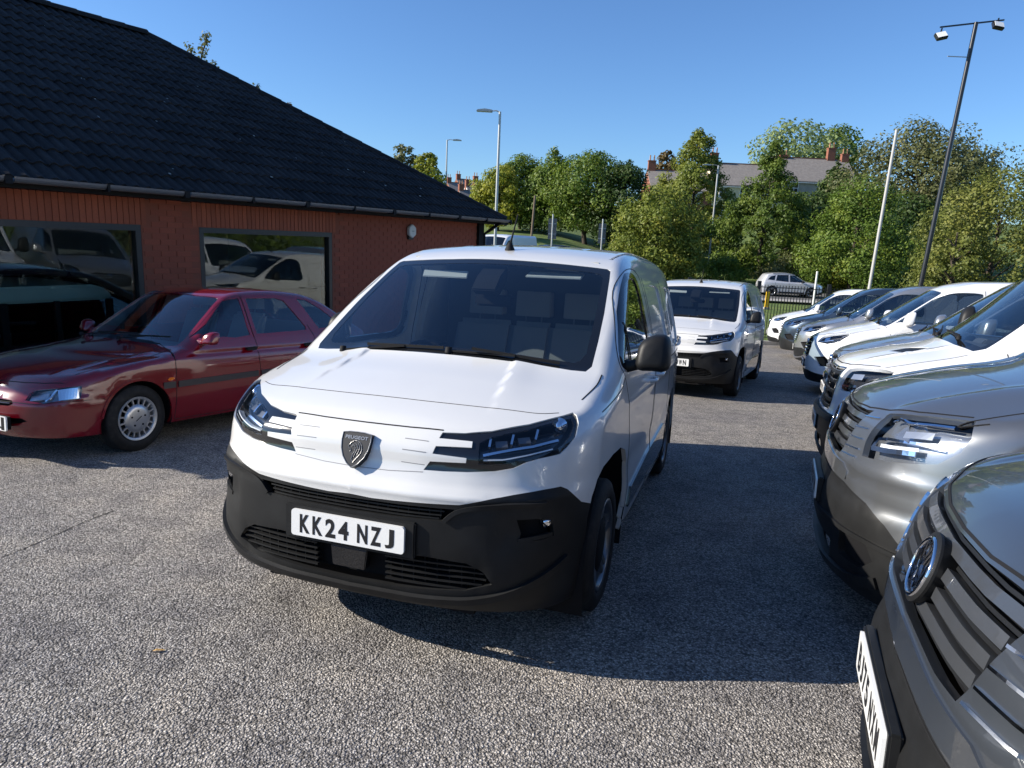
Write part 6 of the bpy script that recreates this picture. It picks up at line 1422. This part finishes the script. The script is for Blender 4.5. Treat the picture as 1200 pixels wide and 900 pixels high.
for i, (x, y, H, R, mt) in enumerate(((30, 24, 6.0, 3.6, L_OLIVE), (33, 16, 6.5, 4.0, L_MID), (34, 8, 6.2, 4.0, L_OLIVE), (34, 0, 6.8, 4.2, L_MID), (33, -9, 6.4, 4.2, L_OLIVE), (24, -22, 7, 4.5, L_MID), (12, -27, 7, 4.6, L_OLIVE), (0, -30, 7.5, 4.8, L_MID))):
    tree('hedge_bush', 'tall bush of the boundary hedge '+('level with the railings', 'level with the far vans of the row', 'level with the middle of the row', 'beyond the white vented van', 'beyond the silver grey van', 'beyond the dark grey van', 'near the car park entrance', 'at the near end of the car park')[i], x, y, H, R, ((.0, .85), (.3, 1.), (.7, .85), (.97, .3)), mt, n=9000, size=.12, seed=40+i, cat='bush', group='bushes of the boundary hedge')
tree_px('ivy_mass', 'dark evergreen against the gable at the right end of the terrace', 983, 188, 97, 26, CONE, L_DARK, seed=31, n=9000, size=.22)  # added foliage cone standing in for the ivy on the gable
# low scrub hiding the foot of the slope and the far bank
for i, (px, top, Y, R, mt) in enumerate(((742, 268, 54, 26, L_YEL2), (800, 290, 55, 36, L_MID), (850, 300, 56, 26, L_MID), (1000, 308, 57, 40, L_OLIVE), (1066, 306, 57, 26, L_MID), (930, 298, 57, 38, L_OLIVE), (985, 312, 55, 24, L_YEL))):
    tree_px('bush', ('pale yellow bush left of the second van roof', 'green bush behind the second van roof', 'low bush right of the second van roof', 'low scrub behind the road right of the silver estate car', 'small bush between the two poles', 'low scrub directly behind the silver estate car', 'yellowish scrub behind the bonnet of the silver estate car')[i], px, top, Y, R, ((.0, .9), (.35, 1.), (.7, .8), (.97, .3)), mt, seed=60+i, n=5000, size=.08, cat='bush', cr=.3, trunk=.05)
# shoots behind the showroom roof
def shoot(px, pts, Y, label, seed, R=.16, n=170):
    rs = np.random.default_rng(seed); P = [cam_point(a, b, Y) for a, b in pts]; e = empty('sapling', Matrix.Translation((P[0].x, Y, P[0].z-6)), label=label, cat='sapling'); o = e.location
    m = MB(); L = [tuple(p-o) for p in P]; m.tube([(0, 0, 0)]+L, [.05]+[.02]*len(L), 6); m.obj('stem', M_BARK, e)
    c = resamp(np.array(L), .12); q = leaf_cloud(c, np.full(len(c), R), np.zeros_like(c)+np.array([0, 0, 1.]), n, .055, rs); quads_obj('leaves', q, L_OLIVE, e)
shoot(0, [(237, 84), (236, 66), (241, 50), (243, 40)], 22, 'thin leafy shoot sticking up behind the ridge end of the roof', 1); shoot(0, [(232, 80), (225, 64), (221, 52)], 22.3, 'shorter leafy shoot left of the taller one behind the roof', 2, n=90); shoot(0, [(244, 86), (250, 76)], 21.8, 'lowest leafy shoot behind the roof ridge end', 4, n=70)
shoot(0, [(296, 110), (302, 99)], 22, 'tiny leafy tip above the middle of the roof slope', 3, n=40)
tree_px('broadleaf_tree', 'small brownish tree top above the middle of the roof slope', 338, 112, 24, 16, OV, L_BROWN, seed=22, n=4000, size=.06, cat='tree')

# ---------------------------------------------------------------- terraced houses on the hill
M_SLATE = mat('grey_slate', (.19, .17, .155), .8, noise=(3, (.26, .235, .21), .4, .7)); M_CREAM = mat('cream_render', (.72, .62, .42), .9, noise=(1.2, (.60, .52, .36), .4, .7)); M_GREYR = mat('grey_render', (.36, .33, .29), .9, noise=(1.2, (.26, .24, .21), .4, .7)); M_REDB = mat('terrace_red_brick', (.27, .10, .06), .9, noise=(3, (.20, .075, .05), .4, .7)); M_WINF = mat('white_window_frame', (.75, .75, .73), .4); M_WING = mat('dark_window_pane', (.02, .024, .03), .08, coat=.5); M_POT = mat('clay_chimney_pot', (.42, .22, .12), .8)
def house(label, x, y, z, w, d, hw, hr, wallm, yaw=0, chim=((.0, 1.5),), wins=2, group=None, ivy=False, small=False):
    e = empty('terraced_house', Matrix.Translation((x, y, z)) @ Matrix.Rotation(yaw, 4, 'Z'), label=label, cat='house', group=group)
    MB().prism([(0, -4), (0, hw), (d/2, hw+hr-.1), (d, hw), (d, -4)], 0, w, 'yz').obj('wall', wallm, e)
    r = MB(); o_ = .35
    for s in (0, 1):
        a0 = (-.3 if s == 0 else d+.3, hw-.3*hr/(d/2)+.02); a1 = (d/2, hw+hr+.02); r.add([(-.05, a0[0], a0[1]), (w+.05, a0[0], a0[1]), (w+.05, a1[0], a1[1]), (-.05, a1[0], a1[1]), (-.05, a0[0], a0[1]+.12), (w+.05, a0[0], a0[1]+.12), (w+.05, a1[0], a1[1]+.12), (-.05, a1[0], a1[1]+.12)],
              [(0, 1, 2, 3), (4, 5, 6, 7), (0, 1, 5, 4), (1, 2, 6, 5), (3, 2, 6, 7), (0, 3, 7, 4)])
    ro = r.obj('roof', M_SLATE, e)
    MB().bar((-.05, d/2, hw+hr+.16), (w+.05, d/2, hw+hr+.16), .24, .12).obj('ridge', M_REDB, ro)
    MB().bar((-.05, -.34, hw-.32), (w+.05, -.34, hw-.32), .12, .10).obj('gutter', M_WINF, e)
    for cx, ch in chim:
        cpos = (cx, d/2, hw+hr+ch/2-.6); co = MB().box(cpos, (1.1, .7, ch+.9)).box((cx, d/2, hw+hr+ch-.12), (1.22, .82, .14)).obj('chimney', M_REDB, ro)
        for q in (-.3, .3): MB().lathe([(.10, 0), (.12, .05), (.095, .1), (.09, .75), (.11, .78), (.07, .78)], 10, 'z', (cx+q, d/2, hw+hr+ch-.06)).obj('chimney_pot', M_POT, co)
    for k in range(wins):
        wx = w*(k+.5)/wins
        for wz in (hw-1.75, hw-4.3):
            wo = MB().box((wx, -.02, wz+.65), (1.25, .14, 1.45)).obj('window', M_WINF, e)
            for q in (-.29, .29):
                for zq in (.33, -.33): MB().box((wx+q, -.095, wz+.65+zq), (.50, .02, .58)).obj('pane', M_WING, wo)
            MB().box((wx, -.06, wz-.12), (1.4, .2, .09)).obj('sill', M_CREAM, wo)
    if ivy:
        rs = np.random.default_rng(5); n = 90; c = np.stack([rs.uniform(w-1.6, w+.5, n), rs.uniform(-.6, d*.62, n), rs.uniform(-1, hw+hr*.5, n)], 1); c[:, 0] = np.where(rs.uniform(size=n) < .7, w+.2, c[:, 0])
        c = c[c[:, 2] < hw+hr*(1-np.abs(c[:, 1]-d/2)/(d/2))+.4]
        quads_obj('ivy', leaf_cloud(c, np.full(len(c), .75), np.zeros_like(c)+np.array([.6, -.6, .2]), 9000, .17, rs), L_DARK, e)
    return e
GT = 'terraced houses on the hill'
YH = 104
def hz(py, px=900, Y=YH): return cam_point(px, py, Y).z
x0 = cam_point(765, 200, YH).x; x1 = cam_point(838, 200, YH).x; x2 = cam_point(912, 200, YH).x; x3 = cam_point(990, 200, YH).x
house('leftmost terraced house with brick chimney at its left end', x0, YH, hz(222, 790)-6, x1-x0-.1, 9, 6, hz(196, 800)-hz(222, 790)-.2, M_REDB, chim=((.6, 1.5),), group=GT)
house('cream rendered terraced house in the middle of the hill terrace', x1, YH, hz(217, 870)-6, x2-x1-.1, 9, 6, hz(189, 870)-hz(217, 870), M_CREAM, chim=((.9, 1.6),), wins=3, group=GT)
house('grey rendered end house with ivy covered gable', x2, YH, hz(212, 950)-6.2, x3-x2+.6, 9, 6.2, hz(182, 950)-hz(212, 950), M_GREYR, chim=((x3-x2-.4, 1.8), (2.2, .5)), wins=2, group=GT, ivy=True)
house('stone gabled house behind the ivy covered end wall', x3+1.0, YH+7, hz(213, 1000, YH+7)-6.2, 4.2, 8, 6.2, hz(186, 1000, YH+7)-hz(213, 1000, YH+7), M_GREYR, chim=((3.6, 1.2),), wins=1, group=GT)
for i, (px, top, Y, w_) in enumerate(((545, 222, 150, 3.4), (553, 217, 152, 3.4), (530, 213, 175, 4), (541, 209, 178, 4), (562, 212, 160, 5), (519, 214, 185, 4))):
    a = cam_point(px, top, Y); house(('distant roof lowest above the showroom eaves end', 'distant white gabled house beside the street lamp', 'distant house at the left end of the far terrace', 'distant house with chimneys in the far terrace', 'distant brick house nearest the yellowing tree', 'farthest house roof on the far terrace')[i], a.x, Y, a.z-7.6, w_, 6.5, 5.2, 2.4, (M_CREAM, M_WINF, M_REDB, M_REDB, M_REDB, M_GREYR)[i], yaw=.5, chim=((.5, 1.3),), wins=1, group='far terrace beyond the showroom')

# ---------------------------------------------------------------- silver estate car on the far road, vehicles behind the showroom
def make_suv(M, paint, label):
    car = empty('estate_car', M, label=label, cat='car'); b = SUV
    B = A_((0, .93), (.3, .935), (.55, .945), (.72, .955))+T_((.6, .80), (.9, .81), (1.2, .79), (1.5, .73), (1.9, .64), (2.2, .60), (3.0, .60), (3.6, .59), (3.85, .5), (3.9, 0))
    c = Car(b, B, zb=.26, h=.08, root=car, mat=paint)
    c.region('H', 'grille', A_((-.02, .85), (.42, .85), (.40, .62), (-.02, .60)), M_DARK, pair=False, inset=.03, rim=0)
    c.region('H', 'bumper', A_((-.02, .50), (.6, .50), (.85, .42))+S_((.55, .3), (.55, .2))+A_((-.02, .2)), M_BLACKP, pair=False)
    c.region('H', 'headlight', A_((.50, .86), (.72, .90), (.84, .92))+S_((.55, .92), (.45, .84))+A_((.72, .80), (.50, .78)), M_REFL, inset=.01, rim=0)
    c.circle('arch', .95, .36, .41); c.circle('arch2', 3.62, .36, .41)
    c.region('H', 'side_window', S_((1.35, 1.08), (1.85, 1.40), (2.1, 1.50), (2.45, 1.52), (2.45, 1.05), (1.4, 1.04)), M_SIDEG, inset=.004, rim=0); c.region('H', 'side_window', S_((2.53, 1.05), (2.53, 1.53), (3.3, 1.50), (3.4, 1.10)), M_SIDEG, inset=.004, rim=0); c.region('H', 'side_window', S_((3.48, 1.12), (3.40, 1.48), (3.75, 1.38), (3.95, 1.16)), M_SIDEG, inset=.004, rim=0)
    c.region('T', 'windscreen', T_((1.28, 0), (1.36, .6), (1.5, .66), (1.9, .58), (2.0, .5), (1.98, 0)), M_SCREEN, pair=False, inset=.004, rim=0)
    c.build(rim=.03)
    seams(c, [(S_((1.35, 1.0), (1.42, .5)), .01, {}), (S_((2.49, 1.5), (2.49, .3)), .01, {}), (S_((3.44, 1.0), (3.3, .5)), .01, {}), (A_((0, .93), (.3, .935), (.55, .945), (.72, .955)), .01, {})])
    c.strip('sill_cladding', S_((1.42, .33), (3.15, .33)), .10, .01, .02, M_BLACKP); c.strip('roof_rail', [(2.1, .66, 1.60), (2.9, .67, 1.62), (3.6, .66, 1.56)], .03, .03, .01, M_SATIN)
    cabin(car, 1.4, 1.0, .7, 1.9, .4, 1.5, True, None); wing_mirror(car, 1.65, 1.0, 1.10, M_SEAM, .08, .10, .08, .08)
    liner(car, .95, .36, .42, .5, .88); liner(car, 3.62, .36, .42, .5, .88); underbody(car, .4, 4.1, .66, .22, .38)
    for x in (.95, 3.62):
        for sg in (1, -1): wheel(car, x, sg*.90, .36, .36, .24, .22, 'alloy5', M_ALLOY, sg)
    return car
M_PALES = mat('pale_silver_paint', (.62, .62, .63), .3, metal=.3, coat=1.)
def on_ground(x, y, yaw, dz=0):
    s, c = math.sin(yaw), math.cos(yaw); z = float(ground_z(x, y))-.06+dz
    return Matrix(((s, -c, 0, x), (c, s, 0, y), (0, 0, 1, z), (0, 0, 0, 1)))
a = cam_point(962, 340, 49); make_suv(on_ground(a.x, 49, -1.50, .10), M_PALES, 'silver estate car on the road beyond the railings')
tv_ = make_truck_van(on_ground(-2.2, 35, .5), M_WHITE2, 'white large van glimpsed past the far corner of the showroom', None)
sp = make_suv(on_ground(cam_point(600, 284, 44).x, 44.5, 1.2), M_BLUEG, 'dark car roof showing right of the white van past the showroom corner'); 
sp2 = copy_tree(sp); sp2.matrix_world = on_ground(cam_point(655, 290, 33).x, 40, 1.4, -.35); sp2['label'] = 'white car roof showing over the foreground van below the road sign'
G_ROW = 'vans parked in a row along the right side of the car park'; G_TWIN = 'small white panel vans parked one behind the other'
v1 = make_van(on_park(-.635, 2.691, .316), 'KK24 NZJ', 'white panel van in the foreground with black bumper and plate KK24 NZJ', G_TWIN)
v2 = copy_tree(v1); v2.matrix_world = on_park(2.415, 10.485, .438); v2['label'] = 'white panel van standing behind the foreground van, in front of the railings'
lv = make_large_van(on_park(.965, 1.64, 1.945), M_GREYM, 'BJ75 NXM', 'dark grey large van with slatted grille cut off by the lower right edge', G_ROW)
lv2 = copy_tree(lv); lv2.matrix_world = on_park(1.755, 3.82, 1.945); lv2['label'] = 'silver grey large van with big clear headlight beside the dark grey one'
make_truck_van(on_park(2.84, 6.35, 1.945), M_WHITE2, 'white large van with tall black barred grille and vented bonnet', G_ROW)
make_mid_van(on_park(3.95, 8.7, 1.93), M_SILV, 'silver panel van half hidden behind the white van with the vented bonnet', G_ROW, 'hex', 'FD19 ZKE')
make_mid_van(on_park(5.15, 12.25, 1.92), M_WHITE2, 'white van with swept headlights and side windows, fifth in the row', G_ROW, 'white', 'LS21 WTN')
make_mid_van(on_park(6.55, 16.2, 1.945), M_SILV, 'silver van with chrome barred grille in the middle of the row', G_ROW, 'bars', 'YD18 PMO')
make_mid_van(on_park(7.45, 19.5, 1.945), M_BLUEG, 'slate blue van with black grille, second from the far end of the row', G_ROW, 'hex', 'NU17 VXB')
make_mid_van(on_park(8.3, 22.8, 1.945), M_WHITE2, 'white van at the far end of the row beside the railings', G_ROW, 'white', 'EA70 OHC')
esc = make_escort(on_park(-4.256, 5.396, .45), 'P437 XPU', 'burgundy five door hatchback parked beside the brick showroom')
# the copies keep their own paint and plates
def repaint(root, old, new):
    for o in [root]+list(root.children_recursive):
        if o.type == 'MESH':
            if any(m == old for m in o.data.materials):
                o.data = o.data.copy()
                for i, m in enumerate(o.data.materials):
                    if m == old: o.data.materials[i] = new
def replate(root, xyz, txt):
    for o in list(root.children):
        if o.name.startswith('number_plate'):
            for k in list(o.children): bpy.data.objects.remove(k)
            bpy.data.objects.remove(o)
    plate(root, xyz, txt)
repaint(lv2, M_GREYM, M_SILVG); replate(lv2, (-.010, 0, .572), 'BL25 VJO'); replate(v2, (-.012, 0, .548), 'KP24 UWN')
repaint(sp2, M_BLUEG, M_WHITE2)
dk = copy_tree(v1); dk.matrix_world = BLD @ Matrix.Translation((-5.6, 2.4, -1.08)) @ Matrix.Rotation(math.pi*.96, 4, 'Z'); dk['label'] = 'black panel van standing inside the showroom behind the right window'
if 'group' in dk: del dk['group']
repaint(dk, M_WHITE, M_GLOSSK)
for o in list(dk.children):
    if o.name.startswith('number_plate'):
        for k in list(o.children): bpy.data.objects.remove(k)
        bpy.data.objects.remove(o)
